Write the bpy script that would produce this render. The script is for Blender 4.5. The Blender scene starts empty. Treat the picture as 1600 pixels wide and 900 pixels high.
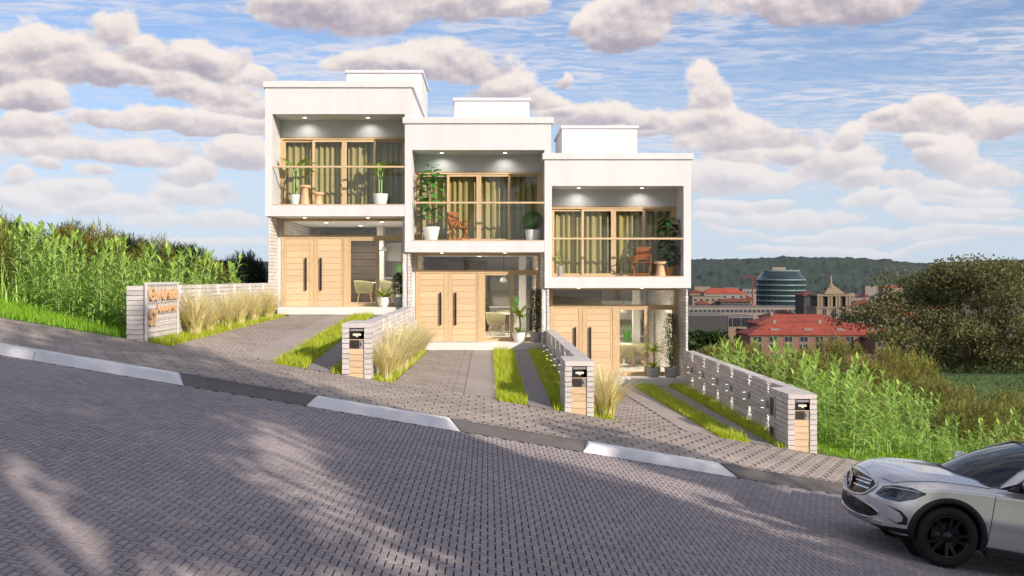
import bpy, math, random
from mathutils import Vector, Matrix
from mathutils import noise as mnoise
from mathutils.bvhtree import BVHTree
R = math.radians
rnd = random.Random(11)
scene = bpy.context.scene
COL = scene.collection

# ------------------------------------------------------------------ camera
F = 1600.0
cam_d = bpy.data.cameras.new('camera')
cam = bpy.data.objects.new('camera', cam_d)
COL.objects.link(cam)
cam.location = (0, 0, 0)
cam.rotation_euler = (R(90), 0, 0)
cam_d.sensor_width = 36
cam_d.lens = 36 * F / 1600
cam_d.shift_x = 38 / 1600
cam_d.shift_y = -16 / 1600
cam_d.clip_start = 0.1
cam_d.clip_end = 20000
scene.camera = cam
scene.render.resolution_x, scene.render.resolution_y = 1024, 576
scene.view_settings.view_transform = 'Standard'
scene.view_settings.look = 'None'
scene.view_settings.exposure = 0.28
scene.view_settings.gamma = 1
cy = scene.cycles
cy.use_denoising = True
cy.max_bounces = 6
cy.diffuse_bounces = 4
cy.glossy_bounces = 3
cy.transmission_bounces = 4
cy.transparent_max_bounces = 12
cy.caustics_reflective = cy.caustics_refractive = False
cy.sample_clamp_indirect = 6
cy.use_adaptive_sampling = True
cy.adaptive_threshold = 0.02

# ------------------------------------------------------------------ sun and sky
SUN_AZ, SUN_EL = R(42), R(20)        # azimuth to the right of straight behind the camera
SUN = Vector((math.sin(SUN_AZ) * math.cos(SUN_EL), -math.cos(SUN_AZ) * math.cos(SUN_EL), math.sin(SUN_EL)))
sd = bpy.data.lights.new('sun', 'SUN')
sd.energy = 4.6
sd.angle = R(0.5)
sd.color = (1.0, 0.885, 0.765)
so = bpy.data.objects.new('sun', sd)
COL.objects.link(so)
so.rotation_euler = SUN.to_track_quat('Z', 'Y').to_euler()

world = bpy.data.worlds.new('World')
scene.world = world
world.use_nodes = True
wt = world.node_tree
for n in list(wt.nodes):
    wt.nodes.remove(n)


def N(t, kind, **kw):
    n = t.nodes.new(kind)
    for k, v in kw.items():
        setattr(n, k, v)
    return n


def M(t, op, a, b=None, c=None, clamp=False):
    n = t.nodes.new('ShaderNodeMath')
    n.operation = op
    n.use_clamp = clamp
    for i, x in enumerate((a, b, c)):
        if x is None:
            continue
        if isinstance(x, (int, float)):
            n.inputs[i].default_value = x
        else:
            t.links.new(x, n.inputs[i])
    return n.outputs[0]


def VM(t, op, a, b=None):
    n = t.nodes.new('ShaderNodeVectorMath')
    n.operation = op
    for i, x in enumerate((a, b)):
        if x is None:
            continue
        if isinstance(x, (tuple, list)):
            n.inputs[i].default_value = x
        else:
            t.links.new(x, n.inputs[i])
    return n.outputs[0]


def sstep(t, x, lo, hi, olo=0.0, ohi=1.0):
    n = t.nodes.new('ShaderNodeMapRange')
    n.interpolation_type = 'SMOOTHSTEP'
    t.links.new(x, n.inputs[0])
    for i, v in ((1, lo), (2, hi), (3, olo), (4, ohi)):
        n.inputs[i].default_value = v
    return n.outputs[0]


def nz(t, vec, scale, detail=4, rough=0.55, dist=0.0):
    n = t.nodes.new('ShaderNodeTexNoise')
    n.inputs['Scale'].default_value = scale
    n.inputs['Detail'].default_value = detail
    n.inputs['Roughness'].default_value = rough
    n.inputs['Distortion'].default_value = dist
    if vec is not None:
        t.links.new(vec, n.inputs['Vector'])
    return n.outputs['Fac']


def mixc(t, fac, a, b, blend='MIX'):
    n = t.nodes.new('ShaderNodeMix')
    n.data_type = 'RGBA'
    n.blend_type = blend
    if isinstance(fac, (int, float)):
        n.inputs[0].default_value = fac
    else:
        t.links.new(fac, n.inputs[0])
    for i, x in ((6, a), (7, b)):
        if isinstance(x, (tuple, list)):
            n.inputs[i].default_value = (*x[:3], 1)
        else:
            t.links.new(x, n.inputs[i])
    return n.outputs[2]


def build_sky():
    t = wt
    out = N(t, 'ShaderNodeOutputWorld')
    bg = N(t, 'ShaderNodeBackground')
    bg.inputs[1].default_value = 0.1
    t.links.new(bg.outputs[0], out.inputs[0])
    sky = N(t, 'ShaderNodeTexSky', sky_type='NISHITA', sun_disc=False)
    sky.sun_elevation = SUN_EL
    sky.sun_rotation = math.atan2(SUN.x, SUN.y)
    sky.air_density = 1.0
    sky.dust_density = 0.6
    sky.ozone_density = 1.6
    geo = N(t, 'ShaderNodeTexCoord')
    d = geo.outputs['Generated']
    sep = N(t, 'ShaderNodeSeparateXYZ')
    t.links.new(d, sep.inputs[0])
    dx, dy, dz = sep.outputs
    az = M(t, 'ARCTAN2', dx, dy)
    el = M(t, 'ARCSINE', dz)
    # puffy displacement of the lookup, the same in every direction of the sky
    cb = N(t, 'ShaderNodeCombineXYZ')
    t.links.new(az, cb.inputs[0])
    t.links.new(M(t, 'MULTIPLY', el, 1.35), cb.inputs[1])
    pos = cb.outputs[0]
    n1 = nz(t, pos, 10, 10, 0.60)
    n1c = M(t, 'SUBTRACT', n1, 0.5)
    up = VM(t, 'ADD', pos, (0.006, 0.016, 0.0))
    n2 = nz(t, up, 10, 10, 0.60)
    m1 = nz(t, pos, 24, 6, 0.55)
    m2 = nz(t, VM(t, 'ADD', pos, (0.003, 0.007, 0.0)), 24, 6, 0.55)
    # cumulus banks
    grp = bpy.data.node_groups.new('cumulus', 'ShaderNodeTree')
    for nm in ('az', 'el', 'ca', 'ce', 'ra', 're', 'w0', 'h0'):
        grp.interface.new_socket(nm, in_out='INPUT', socket_type='NodeSocketFloat')
    for nm in ('w', 'h'):
        grp.interface.new_socket(nm, in_out='OUTPUT', socket_type='NodeSocketFloat')
    gi, go = grp.nodes.new('NodeGroupInput'), grp.nodes.new('NodeGroupOutput')
    I = gi.outputs
    u = M(grp, 'DIVIDE', M(grp, 'SUBTRACT', I['az'], I['ca']), I['ra'])
    v0 = M(grp, 'DIVIDE', M(grp, 'SUBTRACT', I['el'], I['ce']), I['re'])
    low = M(grp, 'LESS_THAN', v0, 0.0)
    v = M(grp, 'MULTIPLY', v0, M(grp, 'MULTIPLY_ADD', low, 0.6, 1.0))   # flatter undersides
    rr = M(grp, 'SQRT', M(grp, 'ADD', M(grp, 'MULTIPLY', u, u), M(grp, 'MULTIPLY', v, v)))
    f = M(grp, 'MAXIMUM', M(grp, 'SUBTRACT', 1.0, rr), -2.0)
    e = M(grp, 'POWER', 2.718, M(grp, 'MULTIPLY', f, 11.0))               # soft union of the banks
    grp.links.new(M(grp, 'ADD', e, I['w0']), go.inputs['w'])
    grp.links.new(M(grp, 'ADD', M(grp, 'MULTIPLY', e, v0), I['h0']), go.inputs['h'])
    blobs = [(55, 92, 95, 42), (165, 62, 48, 40), (225, 90, 80, 46), (325, 96, 88, 44), (150, 120, 240, 34), (395, 120, 30, 18),
             (45, 150, 66, 36), (325, 148, 80, 30), (395, 168, 70, 28),
             (60, 205, 80, 36), (190, 188, 90, 26), (300, 196, 120, 24), (390, 192, 60, 24), (110, 238, 150, 36), (205, 250, 50, 20),
             (70, 262, 40, 24), (150, 272, 36, 16), (272, 280, 46, 30), (362, 256, 54, 36), (300, 312, 80, 26), (100, 306, 70, 28), (15, 280, 26, 24),
             (560, 14, 185, 60), (430, 6, 50, 34), (725, 8, 125, 45),
             (690, 98, 80, 46), (640, 112, 80, 38), (570, 106, 60, 24), (765, 136, 60, 32), (815, 152, 60, 30),
             (955, 48, 92, 54), (1015, 28, 66, 44), (805, 14, 40, 28), (1235, 0, 190, 68), (1340, 8, 90, 40), (856, 120, 13, 15),
             (920, 180, 96, 34), (1015, 186, 76, 28), (1130, 148, 58, 50), (1115, 192, 84, 42), (1170, 218, 98, 46), (1205, 250, 76, 28),
             (1310, 226, 36, 36), (1322, 260, 68, 38), (1270, 272, 90, 30), (1160, 286, 100, 26), (1350, 288, 50, 22), (1095, 292, 50, 28),
             (1372, 190, 34, 20), (1450, 184, 72, 36), (1420, 198, 80, 22), (1437, 226, 38, 20), (1575, 194, 50, 36), (1500, 250, 66, 42),
             (1590, 262, 70, 32), (1520, 298, 90, 24), (1430, 290, 44, 22), (1545, 312, 70, 18), (1425, 334, 40, 20), (1110, 328, 60, 18),
             (1210, 342, 130, 16), (1500, 345, 90, 16), (180, 328, 90, 16), (40, 318, 60, 18), (330, 345, 110, 16), (120, 300, 40, 20), (1130, 362, 90, 12), (1330, 366, 130, 12), (1530, 372, 110, 14), (1240, 385, 120, 10), (1440, 388, 120, 10), (250, 372, 140, 12), (1380, 318, 60, 14),
             (1090, 350, 60, 14), (1180, 320, 60, 12), (1580, 335, 50, 14), (980, 205, 70, 20), (860, 170, 40, 18)]
    F0, H0 = None, None
    wa = M(t, 'SUBTRACT', nz(t, VM(t, 'ADD', pos, (7.3, 1.1, 2.0)), 7, 3, 0.5), 0.5)
    wb = M(t, 'SUBTRACT', nz(t, VM(t, 'ADD', pos, (3.1, 9.7, 5.0)), 9, 3, 0.5), 0.5)
    azw = M(t, 'MULTIPLY_ADD', wa, 0.12, az)
    elw = M(t, 'MULTIPLY_ADD', wb, 0.05, el)
    for (px, py, rx, ry) in blobs:
        a = math.atan2(px - 762, F)
        e = math.atan2(434 - py, math.hypot(px - 762, F))
        g = t.nodes.new('ShaderNodeGroup')
        g.node_tree = grp
        t.links.new(azw, g.inputs['az'])
        t.links.new(elw, g.inputs['el'])
        for nm, val in (('ca', a), ('ce', e), ('ra', rx * 1.08 / F), ('re', ry * 1.05 / F)):
            g.inputs[nm].default_value = val
        if F0 is None:
            g.inputs['w0'].default_value = 1e-6
            g.inputs['h0'].default_value = 0.0
        else:
            t.links.new(F0, g.inputs['w0'])
            t.links.new(H0, g.inputs['h0'])
        F0, H0 = g.outputs['w'], g.outputs['h']
    H0 = M(t, 'DIVIDE', H0, F0)
    F0 = M(t, 'DIVIDE', M(t, 'LOGARITHM', F0, 2.718), 11.0)
    # fields of cumulus round the rest of the sky
    wide = nz(t, pos, 3.2, 3, 0.5)
    side = sstep(t, M(t, 'ABSOLUTE', az), 0.55, 0.75)
    gen = M(t, 'MULTIPLY', M(t, 'SUBTRACT', wide, 0.52), 3.5)
    gen = M(t, 'SUBTRACT', gen, M(t, 'MULTIPLY', M(t, 'SUBTRACT', 1.0, side), 3.0))
    Fm = M(t, 'MAXIMUM', F0, gen)
    dens = M(t, 'ADD', Fm, M(t, 'MULTIPLY', n1c, 2.3))
    mask = sstep(t, M(t, 'ADD', dens, M(t, 'MULTIPLY', M(t, 'SUBTRACT', nz(t, pos, 42, 5, 0.65), 0.5), 0.35)), 0.05, 0.30)
    # light from above and from the sun behind the camera
    relief = M(t, 'MULTIPLY', M(t, 'ADD', M(t, 'SUBTRACT', n1, n2), M(t, 'MULTIPLY', M(t, 'SUBTRACT', m1, m2), 0.55)), 2.1)
    lit = M(t, 'ADD', M(t, 'MULTIPLY', H0, 0.70), relief)
    lit = M(t, 'SUBTRACT', lit, M(t, 'MULTIPLY', dens, 0.25))
    lit = sstep(t, M(t, 'ADD', lit, 0.18), -0.45, 0.55)
    ccol = mixc(t, lit, (3.5, 3.15, 3.8), (7.9, 7.1, 6.6))
    # low clouds fade into the pale air above the horizon
    fade = sstep(t, el, 0.03, 0.19, 0.3, 1.0)
    mask = M(t, 'MULTIPLY', mask, sstep(t, el, 0.0, 0.13, 0.50, 0.97))
    ccol = mixc(t, fade, (6.9, 6.75, 6.9), ccol)
    # thin rippled high cloud
    zc = M(t, 'MAXIMUM', dz, 0.03)
    cb2 = N(t, 'ShaderNodeCombineXYZ')
    t.links.new(M(t, 'DIVIDE', dx, zc), cb2.inputs[0])
    t.links.new(M(t, 'MULTIPLY', M(t, 'DIVIDE', dy, zc), 1.7), cb2.inputs[1])
    rip = nz(t, cb2.outputs[0], 5.0, 6, 0.62, 0.5)
    veil = nz(t, cb2.outputs[0], 0.45, 3, 0.5)
    cir = M(t, 'MULTIPLY', sstep(t, rip, 0.38, 0.64), sstep(t, veil, 0.28, 0.60))
    cir = M(t, 'MULTIPLY', M(t, 'MULTIPLY', cir, 0.85), sstep(t, el, 0.03, 0.12))
    # clear blue with a pale band low down
    blue = mixc(t, 1.0, sky.outputs[0], (0.80, 0.95, 1.22), 'MULTIPLY')
    low = sstep(t, el, 0.0, 0.24, 0.80, 0.0)
    blue = mixc(t, sstep(t, veil, 0.2, 0.8, 0.08, 0.34), blue, (5.6, 5.9, 6.9))
    base = mixc(t, low, blue, (5.2, 6.0, 7.2))
    c = mixc(t, cir, base, (6.4, 6.3, 6.9))
    c = mixc(t, mask, c, ccol)
    t.links.new(c, bg.inputs[0])


build_sky()

# ------------------------------------------------------------------ materials
MATS = {}


def newmat(name):
    m = bpy.data.materials.new(name)
    m.use_nodes = True
    t = m.node_tree
    b = t.nodes['Principled BSDF']
    MATS[name] = m
    return m, t, b


def pmat(name, col, rough=0.6, var=0.12, scale=4.0, bump=0.0, bscale=40.0, metal=0.0, spec=0.4, island=0.0, objrand=0.0, sub=0.0, stretch=None, coat=0.0, hue=None, big=0.0, bigscale=0.35, bigstretch=(1, 1, 1)):
    """Principled material: base colour with noise variation, per-piece variation and fine relief."""
    m, t, b = newmat(name)
    tc = N(t, 'ShaderNodeTexCoord')
    vec = tc.outputs['Object']
    if stretch:
        mp = N(t, 'ShaderNodeMapping')
        mp.inputs['Scale'].default_value = stretch
        t.links.new(vec, mp.inputs[0])
        vec = mp.outputs[0]
    k = M(t, 'MULTIPLY_ADD', M(t, 'SUBTRACT', nz(t, vec, scale, 5, 0.6), 0.5), 2 * var * 1.6, 1.0)
    if island:
        g = N(t, 'ShaderNodeNewGeometry')
        k = M(t, 'ADD', k, M(t, 'MULTIPLY', M(t, 'SUBTRACT', g.outputs['Random Per Island'], 0.5), 2 * island))
    if big:
        gp = N(t, 'ShaderNodeNewGeometry')
        mp2 = N(t, 'ShaderNodeMapping')
        mp2.inputs['Scale'].default_value = bigstretch
        t.links.new(gp.outputs['Position'], mp2.inputs[0])
        k = M(t, 'ADD', k, M(t, 'MULTIPLY', M(t, 'SUBTRACT', nz(t, mp2.outputs[0], bigscale, 6, 0.6), 0.5), 2 * big))
    if objrand:
        o = N(t, 'ShaderNodeObjectInfo')
        k = M(t, 'ADD', k, M(t, 'MULTIPLY', M(t, 'SUBTRACT', o.outputs['Random'], 0.5), 2 * objrand))
    cc = N(t, 'ShaderNodeCombineXYZ')
    for i in range(3):
        t.links.new(k, cc.inputs[i])
    basec = col
    if hue:
        g = N(t, 'ShaderNodeNewGeometry')
        basec = mixc(t, g.outputs['Random Per Island'], col, hue)
    c = mixc(t, 1.0, basec, cc.outputs[0], 'MULTIPLY')
    t.links.new(c, b.inputs['Base Color'])
    b.inputs['Roughness'].default_value = rough
    b.inputs['Metallic'].default_value = metal
    b.inputs['Specular IOR Level'].default_value = spec
    b.inputs['Coat Weight'].default_value = coat
    if bump:
        bn = N(t, 'ShaderNodeBump')
        bn.inputs['Strength'].default_value = bump
        bn.inputs['Distance'].default_value = 0.02
        t.links.new(nz(t, vec, bscale, 4, 0.6), bn.inputs['Height'])
        t.links.new(bn.outputs[0], b.inputs['Normal'])
    if sub:
        tr = N(t, 'ShaderNodeBsdfTranslucent')
        t.links.new(c, tr.inputs[0])
        mx = N(t, 'ShaderNodeMixShader')
        mx.inputs[0].default_value = sub
        out = t.nodes['Material Output']
        t.links.new(b.outputs[0], mx.inputs[1])
        t.links.new(tr.outputs[0], mx.inputs[2])
        t.links.new(mx.outputs[0], out.inputs[0])
    return m


def glassmat(name, tint=(0.93, 0.95, 0.95), ior=1.5, gain=1.0):
    m, t, b = newmat(name)
    t.nodes.remove(b)
    out = t.nodes['Material Output']
    tr = N(t, 'ShaderNodeBsdfTransparent')
    tr.inputs[0].default_value = (*tint, 1)
    gl = N(t, 'ShaderNodeBsdfGlossy')
    gl.inputs['Roughness'].default_value = 0.01
    lw = N(t, 'ShaderNodeLayerWeight')
    lw.inputs[0].default_value = 0.5
    r0 = ((ior - 1) / (ior + 1)) ** 2
    fac = M(t, 'MULTIPLY_ADD', M(t, 'POWER', lw.outputs['Facing'], 5.0), 0.6, r0)
    fac = M(t, 'MULTIPLY', fac, gain, clamp=True)
    mx = N(t, 'ShaderNodeMixShader')
    t.links.new(fac, mx.inputs[0])
    t.links.new(tr.outputs[0], mx.inputs[1])
    t.links.new(gl.outputs[0], mx.inputs[2])
    t.links.new(mx.outputs[0], out.inputs[0])
    return m


def emat(name, col, strength):
    m, t, b = newmat(name)
    b.inputs['Base Color'].default_value = (*col, 1)
    b.inputs['Emission Color'].default_value = (*col, 1)
    b.inputs['Emission Strength'].default_value = strength
    return m


plaster = pmat('white_plaster', (0.62, 0.615, 0.625), 0.75, 0.03, 0.8, 0.10, 60, big=0.11, bigscale=1.0, bigstretch=(2.2, 2.2, 0.22))
plaster_in = pmat('room_paint', (0.62, 0.60, 0.57), 0.8, 0.05, 1.0)
oak = pmat('pale_oak', (0.61, 0.445, 0.275), 0.5, 0.22, 3.0, 0.08, 20, stretch=(1.2, 6, 14), objrand=0.07)
oak_v = pmat('oak_frame', (0.54, 0.385, 0.22), 0.5, 0.22, 3.0, 0.08, 20, stretch=(12, 6, 1.2), objrand=0.06)
oak_soft = pmat('turned_oak', (0.66, 0.42, 0.23), 0.5, 0.15, 3.0, stretch=(4, 4, 14))
teak = pmat('orange_teak', (0.34, 0.115, 0.035), 0.4, 0.25, 6, stretch=(3, 3, 12))
black_metal = pmat('black_metal', (0.015, 0.013, 0.013), 0.4, 0.1)
concrete = pmat('pale_concrete', (0.66, 0.64, 0.61), 0.8, 0.07, 2.5, 0.15, 50)
glass = glassmat('window_glass', (0.95, 0.94, 0.89), 1.5, 1.0)
clear_glass = glassmat('clear_glass', (0.98, 0.985, 0.98), 1.25, 0.7)
curtain_m = pmat('olive_curtain', (0.46, 0.42, 0.215), 0.85, 0.12, 3, stretch=(14, 14, 0.6), sub=0.15)
clad = pmat('pale_clad_stone', (0.62, 0.58, 0.55), 0.85, 0.15, 6, 0.4, 50, island=0.12)
stone_m = pmat('pale_stone', (0.60, 0.555, 0.53), 0.85, 0.2, 7, 0.5, 45, objrand=0.10, island=0.05)
mortar = pmat('dark_joint', (0.27, 0.25, 0.235), 0.95, 0.1)
brick_road = pmat('grey_brick', (0.345, 0.30, 0.30), 0.75, 0.16, 14, 0.35, 160, island=0.12, objrand=0.12, big=0.25, bigscale=0.55)
road_bed = pmat('road_bed', (0.035, 0.032, 0.034), 0.95, 0.2)
paver_m = pmat('grey_paver', (0.34, 0.29, 0.255), 0.8, 0.14, 9, 0.35, 120, island=0.10, objrand=0.10, big=0.35, bigscale=0.5)
paver_bed = pmat('paver_bed', (0.035, 0.03, 0.027), 0.95, 0.2)
strip_m = pmat('smooth_paving', (0.38, 0.325, 0.29), 0.8, 0.10, 5, 0.2, 120, big=0.3, bigscale=.5)
shaded_strip = pmat('shade_toned_paving', (0.26, 0.235, 0.23), 0.85, 0.1, 6, 0.25, 120)  # shadow of wall and post put into the colour of this paved strip
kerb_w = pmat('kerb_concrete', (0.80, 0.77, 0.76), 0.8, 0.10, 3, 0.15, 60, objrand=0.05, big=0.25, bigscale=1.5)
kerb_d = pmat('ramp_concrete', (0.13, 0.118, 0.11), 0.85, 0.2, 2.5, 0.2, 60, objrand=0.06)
soil = pmat('soil_green', (0.05, 0.075, 0.02), 0.95, 0.3, 1.5)
lawn_m = pmat('lime_grass', (0.50, 0.58, 0.05), 0.6, 0.15, 3, island=0.25, sub=0.35)
verge_m = pmat('verge_grass', (0.26, 0.48, 0.03), 0.6, 0.15, 2, island=0.3, sub=0.35)
reed_m = pmat('reed_leaf', (0.38, 0.56, 0.11), 0.5, 0.15, 2, island=0.22, objrand=0.10, sub=0.35)
stalk_m = pmat('reed_stalk', (0.32, 0.46, 0.18), 0.5, 0.15, 2)
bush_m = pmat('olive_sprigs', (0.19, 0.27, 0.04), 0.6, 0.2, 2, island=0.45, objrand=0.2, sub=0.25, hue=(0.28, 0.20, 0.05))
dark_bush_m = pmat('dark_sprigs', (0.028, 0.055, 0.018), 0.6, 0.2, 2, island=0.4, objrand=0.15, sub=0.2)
gold_m = pmat('straw_blades', (0.90, 0.80, 0.50), 0.6, 0.12, 2, island=0.2, sub=0.4, hue=(0.74, 0.66, 0.28))
tree_leaf = pmat('tree_leaf', (0.045, 0.075, 0.018), 0.55, 0.2, 1, island=0.5, sub=0.25)
far_leaf = pmat('far_tree_leaf', (0.16, 0.158, 0.06), 0.8, 0.2, 1, island=0.22, sub=0.35)
bark = pmat('bark', (0.10, 0.075, 0.05), 0.9, 0.25, 6, 0.5, 12, stretch=(4, 4, 1))

# ------------------------------------------------------------------ mesh helpers
class MB:
    def __init__(s):
        s.v, s.f, s.m, s.sm = [], [], [], []

    def add(s, vs, fs, mi=0, smooth=False):
        k = len(s.v)
        s.v.extend(vs)
        for f in fs:
            s.f.append(tuple(k + i for i in f))
            s.m.append(mi)
            s.sm.append(smooth)

    def box(s, x0, x1, y0, y1, z0, z1, mi=0, ch=0.0):
        if ch <= 0:
            vs = [(x, y, z) for z in (z0, z1) for y in (y0, y1) for x in (x0, x1)]
            s.add(vs, [(0, 2, 3, 1), (4, 5, 7, 6), (0, 1, 5, 4), (2, 6, 7, 3), (0, 4, 6, 2), (1, 3, 7, 5)], mi)
            return
        c = ch
        X, Y, Z = (x0, x1), (y0, y1), (z0, z1)
        vs, idx = [], {}
        for i in (0, 1):
            for j in (0, 1):
                for k in (0, 1):
                    sx, sy, sz = (1, -1)[i], (1, -1)[j], (1, -1)[k]
                    for a in range(3):
                        p = [X[i] + sx * c, Y[j] + sy * c, Z[k] + sz * c]
                        p[a] = (X[i], Y[j], Z[k])[a]
                        idx[i, j, k, a] = len(vs)
                        vs.append(tuple(p))
        g = lambda i, j, k, a: idx[i, j, k, a]
        fs = []
        for a in range(3):
            for e in (0, 1):
                o = [b for b in range(3) if b != a]
                q = []
                for (p, r) in ((0, 0), (1, 0), (1, 1), (0, 1)):
                    key = [0, 0, 0]
                    key[a], key[o[0]], key[o[1]] = e, p, r
                    q.append(g(*key, a))
                fs.append(tuple(q))
        for a in range(3):
            o = [b for b in range(3) if b != a]
            for p in (0, 1):
                for r in (0, 1):
                    k0, k1 = [0, 0, 0], [0, 0, 0]
                    k0[a], k1[a] = 0, 1
                    for k in (k0, k1):
                        k[o[0]], k[o[1]] = p, r
                    fs.append((g(*k0, o[0]), g(*k1, o[0]), g(*k1, o[1]), g(*k0, o[1])))
        for i in (0, 1):
            for j in (0, 1):
                for k in (0, 1):
                    fs.append((g(i, j, k, 0), g(i, j, k, 1), g(i, j, k, 2)))
        s.add(vs, fs, mi)

    def tube(s, pts, rad, n=6, mi=0, cap=True, smooth=True):
        pts = [Vector(p) for p in pts]
        rads = rad if isinstance(rad, (list, tuple)) else [rad] * len(pts)
        base = len(s.v)
        ref = None
        for i, p in enumerate(pts):
            d = (pts[min(i + 1, len(pts) - 1)] - pts[max(i - 1, 0)]).normalized()
            if ref is None:
                ref = d.orthogonal().normalized()
            else:
                ref = (ref - d * ref.dot(d)).normalized()
            b = d.cross(ref)
            for k in range(n):
                a = 2 * math.pi * k / n
                s.v.append(tuple(p + (ref * math.cos(a) + b * math.sin(a)) * rads[i]))
        for i in range(len(pts) - 1):
            for k in range(n):
                s.f.append((base + i * n + k, base + i * n + (k + 1) % n, base + (i + 1) * n + (k + 1) % n, base + (i + 1) * n + k))
                s.m.append(mi)
                s.sm.append(smooth)
        if cap:
            for o in (0, (len(pts) - 1) * n):
                s.f.append(tuple(base + o + k for k in range(n)))
                s.m.append(mi)
                s.sm.append(False)

    def lathe(s, prof, n=20, cx=0, cy=0, z=0, mi=0, smooth=True):
        base = len(s.v)
        for (r, h) in prof:
            for k in range(n):
                a = 2 * math.pi * k / n
                s.v.append((cx + r * math.cos(a), cy + r * math.sin(a), z + h))
        for i in range(len(prof) - 1):
            for k in range(n):
                s.f.append((base + i * n + k, base + i * n + (k + 1) % n, base + (i + 1) * n + (k + 1) % n, base + (i + 1) * n + k))
                s.m.append(mi)
                s.sm.append(smooth)
        s.f.append(tuple(base + k for k in range(n)))
        s.m.append(mi); s.sm.append(False)
        s.f.append(tuple(base + (len(prof) - 1) * n + k for k in range(n)))
        s.m.append(mi); s.sm.append(False)

    def prism(s, poly, z0, z1, mi=0):
        """poly: (x, y) outline, extruded from z0 to z1."""
        n = len(poly)
        vs = [(x, y, z0) for x, y in poly] + [(x, y, z1) for x, y in poly]
        fs = [tuple(range(n))[::-1], tuple(range(n, 2 * n))] + [(i, (i + 1) % n, n + (i + 1) % n, n + i) for i in range(n)]
        s.add(vs, fs, mi)

    def leaf(s, base, direction, length, width, droop=0.3, seg=4, fold=0.2, mi=0, shape='lance', up=Vector((0, 0, 1))):
        """A folded leaf blade: two strips either side of a midrib that bends down."""
        d = Vector(direction).normalized()
        side = d.cross(up)
        if side.length < 1e-3:
            side = Vector((1, 0, 0))
        side.normalize()
        nrm = side.cross(d).normalized()
        p = Vector(base)
        k = len(s.v)
        for i in range(seg + 1):
            t = i / seg
            w = {'lance': math.sin(math.pi * min(1, 0.12 + 0.88 * t)) ** 0.8, 'oval': max(0.02, math.sin(math.pi * (0.04 + 0.94 * t))) ** 0.6, 'blade': (1 - t) ** 0.7, 'taper': min(1, .35 + 4 * t) * (1 - t) ** 0.75}[shape] * width / 2
            if i == seg:
                w = width * 0.02
            bend = Vector((0, 0, -droop * length * t * t))
            c = p + d * length * t * (1 - 0.25 * droop * t) + bend
            s.v += [tuple(c - side * w + nrm * fold * w), tuple(c), tuple(c + side * w + nrm * fold * w)]
        for i in range(seg):
            a = k + i * 3
            s.f += [(a, a + 1, a + 4, a + 3), (a + 1, a + 2, a + 5, a + 4)]
            s.m += [mi, mi]
            s.sm += [True, True]

    def blade(s, base, az, length, width, lean, seg=3, mi=0):
        """A grass blade: one tapering ribbon bending over."""
        k = len(s.v)
        ca, sa = math.cos(az), math.sin(az)
        for i in range(seg + 1):
            t = i / seg
            ang = lean * t
            r = length * t * math.sin(ang * 0.75)
            h = length * t * math.cos(ang * 0.75)
            w = width * (1 - t) ** 0.8 / 2
            cxx, cyy = base[0] + ca * r, base[1] + sa * r
            if i == seg:
                s.v.append((cxx, cyy, base[2] + h))
            else:
                s.v += [(cxx - sa * w, cyy + ca * w, base[2] + h), (cxx + sa * w, cyy - ca * w, base[2] + h)]
        for i in range(seg):
            a = k + 2 * i
            s.f.append((a, a + 1, a + 2) if i == seg - 1 else (a, a + 1, a + 3, a + 2))
            s.m.append(mi)
            s.sm.append(False)

    def mesh(s, name, mats):
        me = bpy.data.meshes.new(name)
        me.from_pydata(s.v, [], s.f)
        for m in (mats if isinstance(mats, (list, tuple)) else [mats]):
            me.materials.append(m)
        if any(s.m):
            me.polygons.foreach_set('material_index', s.m)
        if any(s.sm):
            me.polygons.foreach_set('use_smooth', s.sm)
        me.update()
        return me

    def build(s, name, mats, parent=None, loc=(0, 0, 0)):
        return put(name, s.mesh(name, mats), parent, loc)


def put(name, me, parent=None, loc=(0, 0, 0), rot=None, scl=None):
    o = bpy.data.objects.new(name, me)
    COL.objects.link(o)
    o.location = loc
    if rot:
        o.rotation_euler = rot
    if scl:
        o.scale = scl
    if parent:
        o.parent = parent
    return o


def tag(o, label=None, cat=None, group=None, kind=None):
    if label:
        o['label'] = label
    if cat:
        o['category'] = cat
    if group:
        o['group'] = group
    if kind:
        o['kind'] = kind
    return o


def thing(name, label, cat, loc=(0, 0, 0), rz=0, group=None):
    o = bpy.data.objects.new(name, None)
    o.empty_display_size = 0.2
    COL.objects.link(o)
    o.location = loc
    o.rotation_euler = (0, 0, rz)
    return tag(o, label, cat, group)


def copy_tree(o, parent=None):
    c = o.copy()
    COL.objects.link(c)
    c.parent = parent
    for ch in o.children:
        copy_tree(ch, c)
    return c


def dup(o, loc, rz=0.0, label=None, group=None, scl=None):
    c = copy_tree(o)
    c.location = loc
    c.rotation_euler = (0, 0, rz)
    if scl:
        c.scale = (scl, scl, scl)
    tag(c, label, None, group)
    return c


# ------------------------------------------------------------------ lie of the land
SL = 0.1665
YB, YK, YR = 19.28, 15.9, 15.53            # back of pavement, kerb back, road edge
YF = 30.77                                 # house fronts
HX = [-6.69, -2.49, 1.71]                  # left edges of the houses
HZ = [-0.90, -1.98, -3.06]                 # their floors
DZ = [-1.13, -2.20, -3.26]                 # drives at the house end
WX = [-6.50, -2.20, 2.00, 6.20]            # right faces of the garden walls
WT = [-0.15, -0.85, -1.57, -2.19]


def zs(x):
    return -2.277 - SL * x


def lane(x):
    return 0 if x < -2.30 else 1 if x < 1.90 else 2


def gz(x, y):
    t = min(1.0, max(0.0, (y - YB) / (30.9 - YB)))
    return zs(x) * (1 - t) + DZ[lane(x)] * t


def at(px, py, y):
    """World point at distance y that the photograph shows at pixel px, py."""
    return Vector(((px - 762) * y / F, y, (434 - py) * y / F))

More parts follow.
